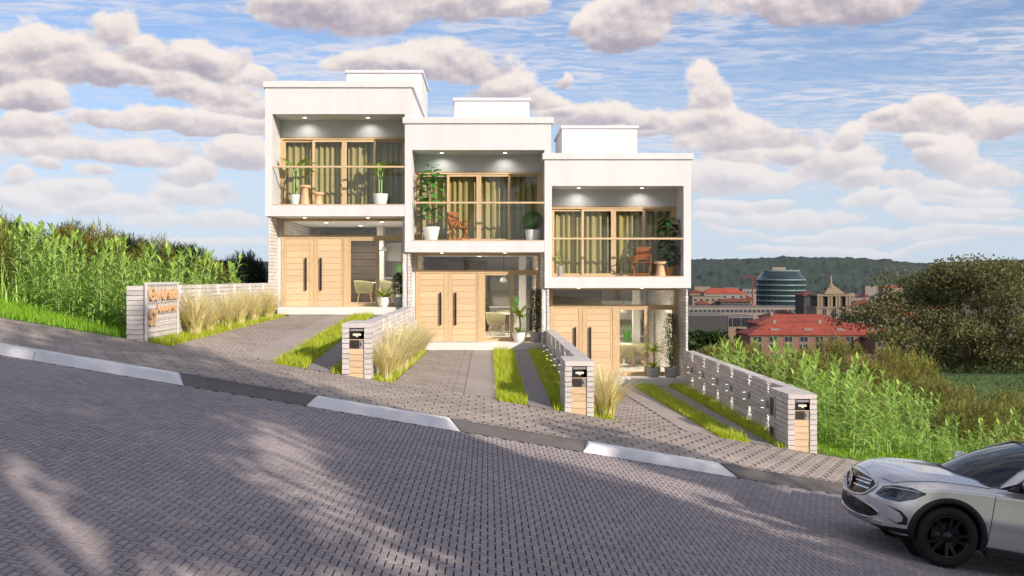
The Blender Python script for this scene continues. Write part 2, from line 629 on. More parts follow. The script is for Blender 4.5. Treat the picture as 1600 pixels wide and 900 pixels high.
# ------------------------------------------------------------------ terrain
def smooth(a, b, x):
    t = min(1.0, max(0.0, (x - a) / (b - a)))
    return t * t * (3 - 2 * t)


def th(x, y):
    p = zs(min(70.0, max(-15.0, x)))
    if y < YB - 0.05:
        p -= 0.4
    elif -6.62 < x < 6.14 and y < 46.2:
        p -= 4.5
    t = smooth(58, 150, y)
    return p * (1 - t) - 30 * t + (0 if y < 60 else 1.5 * mnoise.noise(Vector((x * 0.01, y * 0.01, 0))) * t)


def build_terrain():
    xs = [-9000, -4000, -1800, -800, -400, -200, -100, -60, -40, -30, -24, -20, -17, -15, -12, -9, -6.75, -6.63, -6.61, -3, 0, 3, 6.13, 6.15, 6.3,
          8, 10, 12, 15, 18, 22, 28, 36, 48, 70, 110, 180, 260, 340, 430, 540, 700, 950, 1400, 2200, 4000, 9000]
    ys = [-400, -200, -100, -60, -40, -25, -15, -8, 0, 6, 12, 17, 19.2, 19.24, 22, 25, 28, 31, 36, 41, 46.1, 46.3, 50, 54, 58, 64, 70, 78, 88, 100, 115,
          130, 150, 180, 220, 270, 330, 400, 500, 640, 850, 1200, 1700, 2500, 4000, 8000, 14000]
    nx = len(xs)
    v = [(x, y, th(x, y)) for y in ys for x in xs]
    f = [(j * nx + i, j * nx + i + 1, (j + 1) * nx + i + 1, (j + 1) * nx + i) for j in range(len(ys) - 1) for i in range(nx - 1)]
    b = MB()
    b.add(v, f)
    m, t, bs = newmat('grassland')
    g = N(t, 'ShaderNodeNewGeometry')
    P = g.outputs['Position']
    sp = N(t, 'ShaderNodeSeparateXYZ')
    t.links.new(P, sp.inputs[0])
    near = mixc(t, nz(t, P, 2.0, 5), (0.05, 0.10, 0.015), (0.12, 0.18, 0.03))
    far = mixc(t, sstep(t, nz(t, P, 0.022, 5, 0.65), 0.42, 0.6), (0.025, 0.035, 0.022), (0.15, 0.12, 0.09))
    t.links.new(mixc(t, sstep(t, sp.outputs[1], 70, 140), near, far), bs.inputs['Base Color'])
    bs.inputs['Roughness'].default_value = 0.95
    tag(b.build('terrain', m), kind='structure')
    # wooded ridge along the horizon
    hb = MB()
    prof = [(-1500, 404), (-600, 408), (300, 408), (760, 410), (1080, 405), (1120, 405), (1160, 404), (1200, 402), (1240, 401), (1290, 402), (1340, 403),
            (1380, 405), (1405, 408), (1440, 411), (1500, 409), (1560, 406), (1640, 404), (1800, 407), (2600, 410), (3600, 405)]
    D = 2600.0
    cols = []
    for i in range(len(prof) - 1):
        (xa, ya), (xb, yb) = prof[i], prof[i + 1]
        k = max(2, int((xb - xa) / 3)) if 700 < xa < 1700 else 12
        for q in range(k):
            t0 = q / k
            cols.append((xa + (xb - xa) * t0, ya + (yb - ya) * (t0 * t0 * (3 - 2 * t0))))
    rows = 26
    vs, fs = [], []
    for (px, py) in cols:
        X = (px - 762) * D / F
        top = (434 - py) * D / F
        for r in range(rows):
            u = r / (rows - 1)
            y = D - 900 * (1 - u)
            zz = -32 + (top + 32) * (u ** 1.25) * (1 if r < rows - 1 else 1)
            wob = mnoise.noise(Vector((X * 0.004, y * 0.004, 3))) * 16 * math.sin(math.pi * u) + mnoise.noise(Vector((X * 0.03, y * 0.03, 7))) * 4.5 + mnoise.noise(Vector((X * 0.11, y * 0.11, 9))) * 3.5
            vs.append((X * (y / D), y, zz + wob))
    for i in range(len(cols) - 1):
        for r in range(rows - 1):
            a = i * rows + r
            fs.append((a, a + rows, a + rows + 1, a + 1))
    hb.add(vs, fs, 0, True)
    hm = pmat('wooded_ridge', (0.036, 0.056, 0.044), 0.95, 0.35, 0.012, 0.9, 0.08)
    tag(hb.build('hills', hm), kind='structure')


build_terrain()


def in_view(x, y, z, mx=0, my=0):
    px, py = 762 + x * F / y, 434 - z * F / y
    return -mx <= px <= 1600 + mx and -my <= py <= 900 + my


# ------------------------------------------------------------------ brick road
def piece_mesh(name, w, l, mat, slope=True, inset=0.0045, depth=0.014, jit=0.0):
    g = 0.0045
    b = MB()
    pts = []
    for (e, z) in ((g, -depth), (g + inset, 0.0)):
        for (x, y) in ((e, e), (w - e, e), (w - e, l - e), (e, l - e)):
            pts.append((x, y, z - (SL * x if slope else 0) + (jit * (x / w - 0.5) if z == 0 else 0)))
    b.add(pts, [(4, 5, 6, 7), (0, 1, 5, 4), (1, 2, 6, 5), (2, 3, 7, 6), (3, 0, 4, 7)])
    return b.mesh(name, mat)


def build_road():
    W = 0.068
    bed = MB()
    zr = lambda x: zs(x) - 0.12
    q = lambda x0, x1, y0, y1, dz: bed_add(bed, x0, x1, y0, y1, dz)

    def bed_add(b, x0, x1, y0, y1, dz, mi=0):
        b.add([(x0, y0, zr(x0) + dz), (x1, y0, zr(x1) + dz), (x1, y1, zr(x1) + dz), (x0, y1, zr(x0) + dz)], [(0, 1, 2, 3)], mi)
    bx0, bx1, by0, by1 = -9.0, 9.6, 6.1, YR
    q(bx0, bx1, by0, by1, -0.016)
    m2, t, bs = newmat('brick_road_beyond')
    tc = N(t, 'ShaderNodeNewGeometry')
    br = N(t, 'ShaderNodeTexBrick')
    br.inputs['Scale'].default_value = 7.35
    br.inputs['Color1'].default_value = (0.33, 0.295, 0.285, 1)
    br.inputs['Color2'].default_value = (0.41, 0.365, 0.355, 1)
    br.inputs['Mortar'].default_value = (0.06, 0.055, 0.055, 1)
    br.inputs['Mortar Size'].default_value = 0.03
    t.links.new(tc.outputs['Position'], br.inputs['Vector'])
    t.links.new(br.outputs[0], bs.inputs['Base Color'])
    bs.inputs['Roughness'].default_value = 0.8
    for (x0, x1, y0, y1) in ((-80, bx0, -2.0, by1), (bx1, 80, -2.0, by1), (bx0, bx1, -2.0, by0)):
        bed_add(bed, x0, x1, y0, y1, -0.002, 1)
    road = tag(bed.build('road', [road_bed, m2]), kind='structure')
    bricks = []
    for j in range(int(by0 / W), int(by1 / W)):
        for i in range(int(bx0 / W), int(bx1 / W)):
            k = (i + j) % 4
            if k == 0:
                r = (i * W, j * W, 2 * W, W)
            elif k == 2:
                r = (i * W, j * W, W, 2 * W)
            else:
                continue
            x, y, w, l = r
            if y + l > by1 or x + w > bx1:
                continue
            xc, yc = x + w / 2, y + l / 2
            if not in_view(xc, yc, zr(xc), 260, 160):
                continue
            bricks.append(r)
    bricks.sort(key=lambda r: (not in_view(r[0], r[1] + r[3], zr(r[0])), r[1]))
    meshes = {}
    for key in ((2 * W, W), (W, 2 * W)):
        meshes[key] = [piece_mesh('brick', key[0], key[1], brick_road, jit=jt) for jt in (0.0, 0.003, -0.003)]
    rest = MB()
    for n, (x, y, w, l) in enumerate(bricks):
        if n < 300:
            me = rnd.choice(meshes[(2 * W, W) if w > l else (W, 2 * W)])
            put('brick', me, road, (x, y, zr(x) + rnd.uniform(-.0015, .0015)))
        else:
            g, ins, dz = 0.0045, 0.0045, rnd.uniform(-.0015, .0015)
            tl = rnd.uniform(-.02, .02)
            pts = []
            for (e, z) in ((g, -0.014), (g + ins, 0.0)):
                for (a, b_) in ((x + e, y + e), (x + w - e, y + e), (x + w - e, y + l - e), (x + e, y + l - e)):
                    pts.append((a, b_, zr(a) + z + dz + (tl * (a - x - w / 2) if z == 0 else 0)))
            rest.add(pts, [(4, 5, 6, 7), (0, 1, 5, 4), (1, 2, 6, 5), (2, 3, 7, 6), (3, 0, 4, 7)])
    tag(rest.build('brick_paving', brick_road, road), kind='stuff')


build_road()


# ------------------------------------------------------------------ kerb
def build_kerb():
    kb = MB()
    zc = lambda x: zs(x) - 0.16
    for (x0, x1) in ((-80, 80),):
        kb.add([(x0, YR, zc(x0)), (x1, YR, zc(x1)), (x1, YK + .25, zc(x1)), (x0, YK + .25, zc(x0))], [(0, 1, 2, 3)])
    kerb = tag(kb.build('kerb', mortar), kind='structure')
    yb, yf = YK, YR

    def stone(x0, x1, m0, m1):
        """White kerb stone; m0/m1: its end is mitred towards a ramp."""
        b = MB()
        a0, a1 = (x0 + 0.12 if m0 else x0 + .006), (x1 - 0.22 if m1 else x1 - .006)
        f0, f1 = x0 + .006, x1 - .006
        top = [(a0, yb + .02), (a1, yb + .02), (a1, yf + .10), (a0, yf + .10)]
        bot = [(f0, yb + .02), (f1, yb + .02), (f1, yf), (f0, yf)]
        vs = [(x, y, zs(x) + .004) for x, y in top] + [(x, y, zs(x) - .125) for x, y in bot]
        b.add(vs, [(0, 1, 2, 3), (3, 2, 6, 7), (0, 3, 7, 4), (1, 5, 6, 2), (0, 4, 5, 1)])
        b.build('kerb_stone', kerb_w, kerb)

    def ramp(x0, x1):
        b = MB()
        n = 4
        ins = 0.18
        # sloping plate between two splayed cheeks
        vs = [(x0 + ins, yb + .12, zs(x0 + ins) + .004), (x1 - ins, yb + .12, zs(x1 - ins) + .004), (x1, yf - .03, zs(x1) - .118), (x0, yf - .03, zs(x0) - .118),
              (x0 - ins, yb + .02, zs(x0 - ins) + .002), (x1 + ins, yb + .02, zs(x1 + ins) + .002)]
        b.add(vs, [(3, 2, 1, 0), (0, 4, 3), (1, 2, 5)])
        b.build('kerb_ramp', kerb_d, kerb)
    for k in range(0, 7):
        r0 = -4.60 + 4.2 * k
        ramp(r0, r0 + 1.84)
        stone(r0 + 1.84, r0 + 4.2, True, True)
    stone(-6.90, -4.60, False, True)
    for k in range(1, 9):
        stone(-6.90 - 2.4 * k, -6.90 - 2.4 * (k - 1), False, False)


build_kerb()


# ------------------------------------------------------------------ pavers
def paver_outline(x0, y0, w, l, gap=0.009):
    xs = [x0 + gap + (w - 2 * gap) * i / 4 for i in range(5)]
    z = (0, 1, 0, 1, 0)
    a = 0.032
    bot = [(x, y0 + gap + a * z[i]) for i, x in enumerate(xs)]
    top = [(x, y0 + l - gap + a * z[i]) for i, x in enumerate(xs)]
    mid1, mid0 = [(x0 + w - gap + 0.016, y0 + l * 0.5)], [(x0 + gap + 0.016, y0 + l * 0.5)]
    return bot + mid1 + top[::-1] + mid0


def paver_geo(b, out, zf, dz=0.0):
    n = len(out)
    cx, cyy = sum(p[0] for p in out) / n, sum(p[1] for p in out) / n
    ins = []
    for (x, y) in out:
        d = math.hypot(x - cx, y - cyy)
        k = 1 - 0.013 / max(d, 0.02)
        ins.append((cx + (x - cx) * k, cyy + (y - cyy) * k))
    vs = [(x, y, zf(x, y) + dz) for x, y in ins] + [(x, y, zf(x, y) - 0.014) for x, y in out]
    b.add(vs, [tuple(range(n))] + [(n + i, n + (i + 1) % n, (i + 1) % n, i) for i in range(n)])


def lay(parent, x0, x1, y0, y1, zf, w=0.28, l=0.30, singles=None, clip=None):
    """Rows of zigzag pavers; the first of them singly, the rest as one part."""
    pcs = []
    rows = int(round((y1 - y0) / l))
    l = (y1 - y0) / rows
    for r in range(rows):
        off = 0 if r % 2 == 0 else w / 2
        n = int((x1 - x0) / w) + 1
        for i in range(n):
            xa = x0 + i * w - off
            xb = min(xa + w, x1)
            xa = max(xa, x0)
            if x1 - xb < 0.08:
                xb = x1
            if xb - xa < 0.08:
                continue
            yy = y0 + r * l
            if not in_view((xa + xb) / 2, yy, zf(xa, yy), 120, 80):
                continue
            pcs.append((xa, yy, xb - xa, l))
    pcs.sort(key=lambda p: p[1])
    rest = MB()
    for n, p in enumerate(pcs):
        out = paver_outline(*p)
        dz = rnd.uniform(-.003, .002)
        if n < (singles if singles is not None else 300):
            b = MB()
            o = Vector((p[0], p[1], zf(p[0], p[1])))
            paver_geo(b, [(x - o.x, y - o.y) for x, y in out], lambda x, y: zf(x + o.x, y + o.y) - o.z, dz)
            b.build('paver', paver_m, parent, o)
        else:
            paver_geo(rest, out, zf, dz)
    if rest.v:
        tag(rest.build('paver_field', paver_m, parent), kind='stuff')


def sheet(b, x0, x1, y0, y1, zf, dz, mi=0, nx=2, ny=12):
    vs = [(x0 + (x1 - x0) * i / nx, y0 + (y1 - y0) * j / ny, 0) for j in range(ny + 1) for i in range(nx + 1)]
    vs = [(x, y, zf(x, y) + dz) for x, y, _ in vs]
    b.add(vs, [(j * (nx + 1) + i, j * (nx + 1) + i + 1, (j + 1) * (nx + 1) + i + 1, (j + 1) * (nx + 1) + i) for j in range(ny) for i in range(nx)], mi)


def build_paving():
    zf = lambda x, y: zs(x)
    b = MB()
    sheet(b, -80, 80, YK + .02, YB, zf, -0.016, 0, 1, 1)
    pavement = tag(b.build('pavement', paver_bed), kind='structure')
    lay(pavement, -9.6, 10.4, YK + .04, YB - .02, zf)
    for k in range(3):
        o = 4.2 * k
        b = MB()
        xl, xr = WX[k] - .02, WX[k + 1] - .22
        sheet(b, xl, xr, YB, YF + .4, gz, -0.06, 0, 2, 8)                       # soil under beds and strips
        sheet(b, -6.0 + o, -4.03 + o, YB, YF + .4, gz, -0.016, 1, 2, 12)
        sheet(b, -4.65 + o, -4.03 + o, YB + .25, YF + .39, gz, -0.002, 2, 2, 12)
        sheet(b, -3.44 + o, -2.96 + o, YB + .02, YF + .39, gz, -0.002, 3, 2, 12)
        drive = tag(b.build('driveway', [soil, paver_bed, strip_m, shaded_strip]), kind='structure')
        lay(drive, -6.0 + o, -4.66 + o, YB, YF + .3, gz, singles=100)
        lay(drive, -4.66 + o, -4.03 + o, YB, YB + .24, gz, l=.24, singles=10)


build_paving()


# ------------------------------------------------------------------ grass
def grass(name, label, areas, dens, h, w, mat, zf, lean=0.9):
    b = MB()
    for (x0, x1, y0, y1) in areas:
        for _ in range(int((x1 - x0) * (y1 - y0) * dens)):
            x, y = rnd.uniform(x0, x1), rnd.uniform(y0, y1)
            clump = 0.75 + 0.6 * mnoise.noise(Vector((x * 5, y * 5, 1))) + 0.2
            b.blade((x, y, zf(x, y) - .05), rnd.uniform(0, 6.283), max(.05, h * rnd.uniform(.65, 1.25) * clump), w * rnd.uniform(.7, 1.3), rnd.uniform(.15, lean), 2)
    return tag(b.build(name, mat), label, kind='stuff')


for k in range(3):
    o = 4.2 * k
    grass('grass_strip', 'lime green grass growing in strips beside the driveway',
          [(-4.03 + o, -3.44 + o, YB + .02, YF + .2), (-4.03 + o, -3.44 + o, YB, YB + 1.0), (-2.96 + o, WX[k + 1] - .55, YB + .02, YB + 1.4), (-2.96 + o, WX[k + 1] - .26, YB + 1.3, YF + .2)], 1150, .17, .016, lawn_m, gz)
    grass('grass_bed', 'lime green grass under the straw tufts',
          [(WX[k] + .01, -6.0 + o, YB + .02, YF - .3)], 1100, .15, .016, lawn_m, gz)


def left_edge(x):
    return 20.0 + max(0.0, -8.0 - x) * 1.1


b_area = []
for i in range(16):
    x0 = -14.6 + i * .48
    b_area.append((x0, x0 + .48, YB + .02, left_edge(x0) + 1.0))
grass('grass_verge', 'bright green grass along the top of the pavement', b_area, 620, .20, .018, verge_m, lambda x, y: zs(x), 0.7)
grass('grass_verge', 'bright green grass in front of the reeds beside the mailbox wall', [(6.25, 15.5, YB + .02, YB + 2.2)], 520, .16, .016, verge_m, lambda x, y: zs(x), 0.8)


# ------------------------------------------------------------------ reeds and bushes on the slope
def reed_meshes(seed):
    r = random.Random(seed)
    st, lf = MB(), MB()
    for q in range(2):
        ox, oy = (r.uniform(-.12, .12), r.uniform(-.12, .12)) if q else (0, 0)
        h = 1.0 if q == 0 else r.uniform(.55, .85)
        bend, bend2 = r.uniform(-.16, .16), r.uniform(-.16, .16)
        P_ = lambda t: (ox + bend * t * t, oy + bend2 * t * t, t * h)
        st.tube([P_(t) for t in (0, .35, .7, 1.0)], [.007, .006, .005, .002], 5)
        n = 22
        for i in range(n):
            t = .05 + .93 * i / (n - 1)
            az = i * 2.6 + r.uniform(-.5, .5)
            el = .20 + .55 * t + r.uniform(-.15, .2)
            if i > n - 4:
                el = 1.1
            d = (math.cos(az) * math.cos(el), math.sin(az) * math.cos(el), math.sin(el))
            L = r.uniform(.29, .40) * (1.12 - .6 * abs(t - .5))
            lf.leaf(P_(t), d, L, r.uniform(.056, .078), r.uniform(.2, .6), 4, .3, 0, 'taper')
    return st.mesh('stalk', stalk_m), lf.mesh('leaf_whorl', reed_m)


REEDS = [reed_meshes(s) for s in range(6)]


def reed(x, y, h, label, group):
    st, lf = REEDS[rnd.randrange(len(REEDS))]
    rz = rnd.uniform(0, 6.28)
    s = put('reed', st, None, (x, y, th(x, y) - .03), (rnd.uniform(-.06, .06), rnd.uniform(-.06, .06), rz), (h * .95, h * .95, h))
    tag(s, label, 'reed plant', group)
    c = put('foliage', lf, s)
    return s


def bush_mesh(seed, mat, dense=620, blade=.15):
    r = random.Random(seed)
    b = MB()
    for _ in range(dense):
        u, a = r.random() ** .5, r.uniform(0, 6.283)
        el = math.acos(r.uniform(-.05, 1.0))
        rad = .70 + .26 * r.random() ** .5 + .16 * mnoise.noise(Vector((math.cos(a) * 1.7, math.sin(a) * 1.7, el * 2 + seed)))
        d = Vector((math.cos(a) * math.sin(el), math.sin(a) * math.sin(el), math.cos(el)))
        p = Vector((d.x * .55 * rad, d.y * .55 * rad, .12 + d.z * .85 * rad))
        g = (d + Vector((r.uniform(-.45, .45), r.uniform(-.45, .45), r.uniform(-.25, .45)))).normalized()
        ln = r.uniform(.09, .17)
        for q in range(8):
            t = q / 7
            az = q * 2.1 + r.uniform(-.5, .5)
            sd_ = g.orthogonal().normalized()
            sd_.rotate(Matrix.Rotation(az, 3, g))
            dd = (g * (.45 + .6 * t) + sd_ * (.95 - .5 * t)).normalized()
            b.leaf(p + g * ln * t, dd, blade * r.uniform(.6, 1.1), .032, .2, 1, .1)
    return b.mesh('bush', mat)


BUSH = [bush_mesh(s, bush_m) for s in range(4)]
DARK = [bush_mesh(s + 20, dark_bush_m, 900, .14) for s in range(3)]


def bush(x, y, h, wd, label, group, kinds=BUSH, name='bush'):
    o = put(name, kinds[rnd.randrange(len(kinds))], None, (x, y, th(x, y) - .05), (0, 0, rnd.uniform(0, 6.28)), (wd, wd, h))
    return tag(o, label, 'bush', group)


def scatter(n, inside, dmin, tries=40):
    pts = []
    for _ in range(n * tries):
        p = inside()
        if p and all((p[0] - q[0]) ** 2 + (p[1] - q[1]) ** 2 > dmin * dmin for q in pts):
            pts.append(p)
            if len(pts) == n:
                break
    return pts


def left_pt():
    x, y = rnd.uniform(-15.0, -7.0), rnd.uniform(20, 29.5)
    return (x, y) if y > left_edge(x) and x * F / y > -830 else None


left_bushes = [(-10.2, 27.0, 1.95, 1.7), (-9.2, 28.3, 1.75, 1.5), (-11.3, 27.6, 1.85, 1.6), (-8.2, 29.6, 1.5, 1.3), (-12.4, 24.6, 1.65, 1.6), (-13.2, 26.4, 2.0, 1.8), (-11.7, 23.7, 1.25, 1.2), (-14.0, 27.8, 2.0, 1.7)]
for (x, y, h, w) in left_bushes:
    bush(x, y, h * 1.0, w, 'olive brown feathery bush rising among the reeds uphill of the sign wall', 'olive bushes uphill of the houses')
for (x, y) in scatter(150, left_pt, .38):
    if any(math.hypot(x - b[0], y - b[1]) < .55 for b in left_bushes):
        continue
    reed(x, y, rnd.uniform(1.15, 1.75), 'light green reed with arching leaves uphill of the sign wall', 'reeds uphill of the houses')
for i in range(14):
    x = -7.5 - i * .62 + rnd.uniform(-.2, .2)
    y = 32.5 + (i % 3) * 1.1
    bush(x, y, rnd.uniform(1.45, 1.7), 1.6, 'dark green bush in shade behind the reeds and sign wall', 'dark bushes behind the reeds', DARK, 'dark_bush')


grass('undergrowth', 'tangled green weeds between the reeds uphill of the sign wall', [(-15.0, -9.0, 24.6, 30.5), (-10.5, -7.0, 21.6, 30.5)], 110, .75, .045, reed_m, lambda x, y: th(x, y), 1.0)
grass('undergrowth', 'tangled green weeds between the reeds downhill of the last house', [(6.4, 12.0, 21.2, 32.0), (12.0, 16.5, 21.6, 33.0)], 120, .5, .032, reed_m, lambda x, y: th(x, y), 1.1)


def right_pt():
    x, y = rnd.uniform(6.5, 17.0), rnd.uniform(20.0, 31.0)
    px = 762 + x * F / y
    return (x, y) if px < 1700 else None


right_bushes = [(8.0, 27.5, 1.7, 1.5), (9.3, 29.5, 1.75, 1.7), (7.3, 30.5, 1.7, 1.6), (10.8, 28.5, 1.55, 1.6), (11.2, 24.0, 1.55, 1.5), (12.6, 26.0, 1.55, 1.7), (14.3, 27.8, 1.6, 1.8),
                (12.3, 22.0, 1.4, 1.5), (10.9, 20.9, 1.15, 1.1), (14.6, 24.3, 1.5, 1.6), (8.9, 24.6, 1.35, 1.2), (16.0, 26.2, 1.6, 1.7), (7.2, 26.0, 1.4, 1.2), (13.4, 30.3, 1.6, 1.8), (15.8, 30.0, 1.6, 1.8), (11.6, 31.2, 1.6, 1.8), (13.2, 20.9, 1.2, 1.3)]
for (x, y, h, w) in right_bushes:
    h *= rnd.uniform(.68, 1.0)
    bush(x, y, h, w * rnd.uniform(.9, 1.2), 'olive brown feathery bush among the reeds downhill of the houses', 'olive bushes downhill of the houses')
for k in range(14):
    y = 31.5 + (k % 3) * 1.5
    px = 1075 + k * 45 + rnd.uniform(-10, 10)
    bush((px - 762) * y / F, y, rnd.uniform(.85, 1.55) + .65 * smooth(1230, 1300, px) * (1 - smooth(1420, 1480, px)), 1.9, 'olive brown feathery bush in the last row above the town', 'olive bushes in the last row above the town')
for (x, y) in scatter(175, right_pt, .40):
    if any(math.hypot(x - b[0], y - b[1]) < .5 for b in right_bushes):
        continue
    reed(x, y, rnd.uniform(1.25, 1.75) * (1 - .35 * smooth(1330, 1500, 762 + x * F / y)), 'light green reed with arching leaves downhill of the last house', 'reeds downhill of the houses')


# ------------------------------------------------------------------ straw-coloured ornamental grass
def tuft_mesh(seed, n=430):
    r = random.Random(seed)
    b = MB()
    for _ in range(n):
        a = r.uniform(0, 6.283)
        rr = r.random() ** .6 * .10
        L = r.uniform(.7, 1.12)
        b.blade((rr * math.cos(a), rr * math.sin(a), -.04), a + r.uniform(-.5, .5), L, r.uniform(.012, .021), r.uniform(.15, 1.15), 4)
    for _ in range(90):
        a = r.uniform(0, 6.283)
        rr = r.random() ** .6 * .10
        b.blade((rr * math.cos(a), rr * math.sin(a), -.04), a, r.uniform(.35, .6), .012, r.uniform(.3, 1.0), 3, 1)
    return b.mesh('tuft', [gold_m, lawn_m])


TUFT = [tuft_mesh(s) for s in range(3)]
spots = [(-6.22, 21.75, 1.05, 0), (-6.25, 23.0, .9, 0), (-6.2, 24.3, 1.0, 0), (-6.22, 25.7, .95, 0), (-6.2, 27.2, .95, 0), (-6.22, 29.0, .95, 0),
         (-1.95, 19.7, .92, 1), (-1.93, 21.3, 1.05, 1), (-1.95, 23.0, 1.1, 1), (-1.93, 24.9, 1.1, 1), (-1.93, 27.2, 1.05, 1), (-1.93, 29.3, .9, 1),
         (2.28, 19.75, 1.12, 2), (2.25, 21.9, 1.05, 2), (2.25, 24.4, 1.0, 2)]
where = ['straw coloured grass tuft by the sign wall, {}', 'straw coloured grass tuft along the wall of the second drive, {}', 'straw coloured grass tuft along the wall of the third drive, {}']
order = [['next to the sign', 'second from the sign', 'third from the sign', 'third from the house', 'second from the house', 'closest to the house door'],
         ['beside the mailbox', 'second from the mailbox', 'third from the mailbox', 'third from the house', 'second from the house', 'closest to the house'],
         ['beside the mailbox', 'middle one', 'closest to the house']]
cnt = [0, 0, 0]
for (x, y, s, k) in spots:
    o = put('ornamental_grass', TUFT[rnd.randrange(3)], None, (x, y, gz(x, y)), (0, 0, rnd.uniform(0, 6.28)), (s * rnd.uniform(1.05, 1.4), s * rnd.uniform(1.05, 1.4), s * rnd.uniform(.92, 1.1)))
    tag(o, where[k].format(order[k][cnt[k]]), 'grass tuft', 'straw coloured tufts along the walls')
    cnt[k] += 1

# ------------------------------------------------------------------ houses
lamp_m = emat('lamp_glow', (1.0, 0.95, 0.85), 6.0)
floor_m = pmat('pale_floor', (0.60, 0.58, 0.55), 0.35, 0.05, 1)
dark_panel = pmat('dark_wood_wall', (0.075, 0.055, 0.042), 0.6, 0.25, 2, 0.1, 12, stretch=(1, 1, 9))
white_cab = pmat('white_cabinet', (0.72, 0.72, 0.71), 0.4, 0.03, 1)
grey_cab = pmat('grey_cabinet', (0.25, 0.24, 0.235), 0.5, 0.06, 1)
chair_fab = pmat('olive_fabric', (0.33, 0.31, 0.19), 0.85, 0.1, 12, 0.2, 120)
pot_white = pmat('white_pot', (0.78, 0.77, 0.74), 0.4, 0.03, 3)
pot_grey = pmat('grey_pot', (0.36, 0.34, 0.33), 0.7, 0.15, 7, 0.2, 50)
pot_wood = pmat('orange_wood_pot', (0.45, 0.19, 0.06), 0.5, 0.2, 5)
earth = pmat('earth', (0.04, 0.03, 0.02), 0.95, 0.2)
leaf_mid = pmat('mid_green_leaf', (0.24, 0.38, 0.05), 0.4, 0.15, 3, objrand=0.2, sub=0.25)
leaf_lush = pmat('lush_green_leaf', (0.085, 0.29, 0.045), 0.4, 0.15, 3, objrand=0.2, sub=0.2)
leaf_dark = pmat('dark_glossy_leaf', (0.022, 0.075, 0.026), 0.35, 0.15, 3, objrand=0.25, sub=0.12)
leaf_lime = pmat('lime_leaf', (0.28, 0.36, 0.04), 0.45, 0.15, 3, objrand=0.2, sub=0.3)
leaf_box = pmat('box_leaf', (0.05, 0.19, 0.02), 0.5, 0.2, 3, island=.35, sub=0.2)
leaf_bushy = pmat('grey_green_leaf', (0.10, 0.15, 0.05), 0.5, 0.2, 3, island=.5, sub=0.3, hue=(0.24, 0.26, 0.13))


def spot(parent, loc, direction, energy, size, blend=.6, col=(1, .95, .86), rad=.02):
    l = bpy.data.lights.new('lamp_light', 'SPOT')
    l.energy, l.spot_size, l.spot_blend, l.color, l.shadow_soft_size = energy, size, blend, col, rad
    o = bpy.data.objects.new('lamp_light', l)
    COL.objects.link(o)
    o.parent = parent
    o.location = loc
    o.rotation_euler = Vector(direction).to_track_quat('-Z', 'Y').to_euler()
    return o


PLANKS = {}


def plank_mesh(w, h, t):
    k = (round(w, 3), round(h, 3), t)
    if k not in PLANKS:
        b = MB()
        b.box(0, w, 0, t, 0, h, 0, .005)
        PLANKS[k] = b.mesh('plank', oak)
    return PLANKS[k]


def clad_wall(name, parent, x0, x1, y0, y1, z0, z1):
    """Side wall clad in thin pale stone courses."""
    b = MB()
    b.box(x0 + .012, x1 - .012, y0 + .012, y1 - .012, z0, z1)
    w = b.build(name, mortar, parent)
    c = MB()
    h = .105
    n = int((z1 - z0) / h)
    for i in range(n):
        za = z0 + (z1 - z0) * i / n
        zb = z0 + (z1 - z0) * (i + 1) / n - .010
        y = y0
        while y < y1 - .02:
            ln = rnd.uniform(.3, .6)
            e = rnd.uniform(0, .009)
            c.box(x0 - e, x1 + e, y + .004 - (e if y == y0 else 0), min(y + ln, y1) - .004, za, zb, 0, .004)
            y += ln
    tag(c.build('cladding', clad, w), kind='stuff')


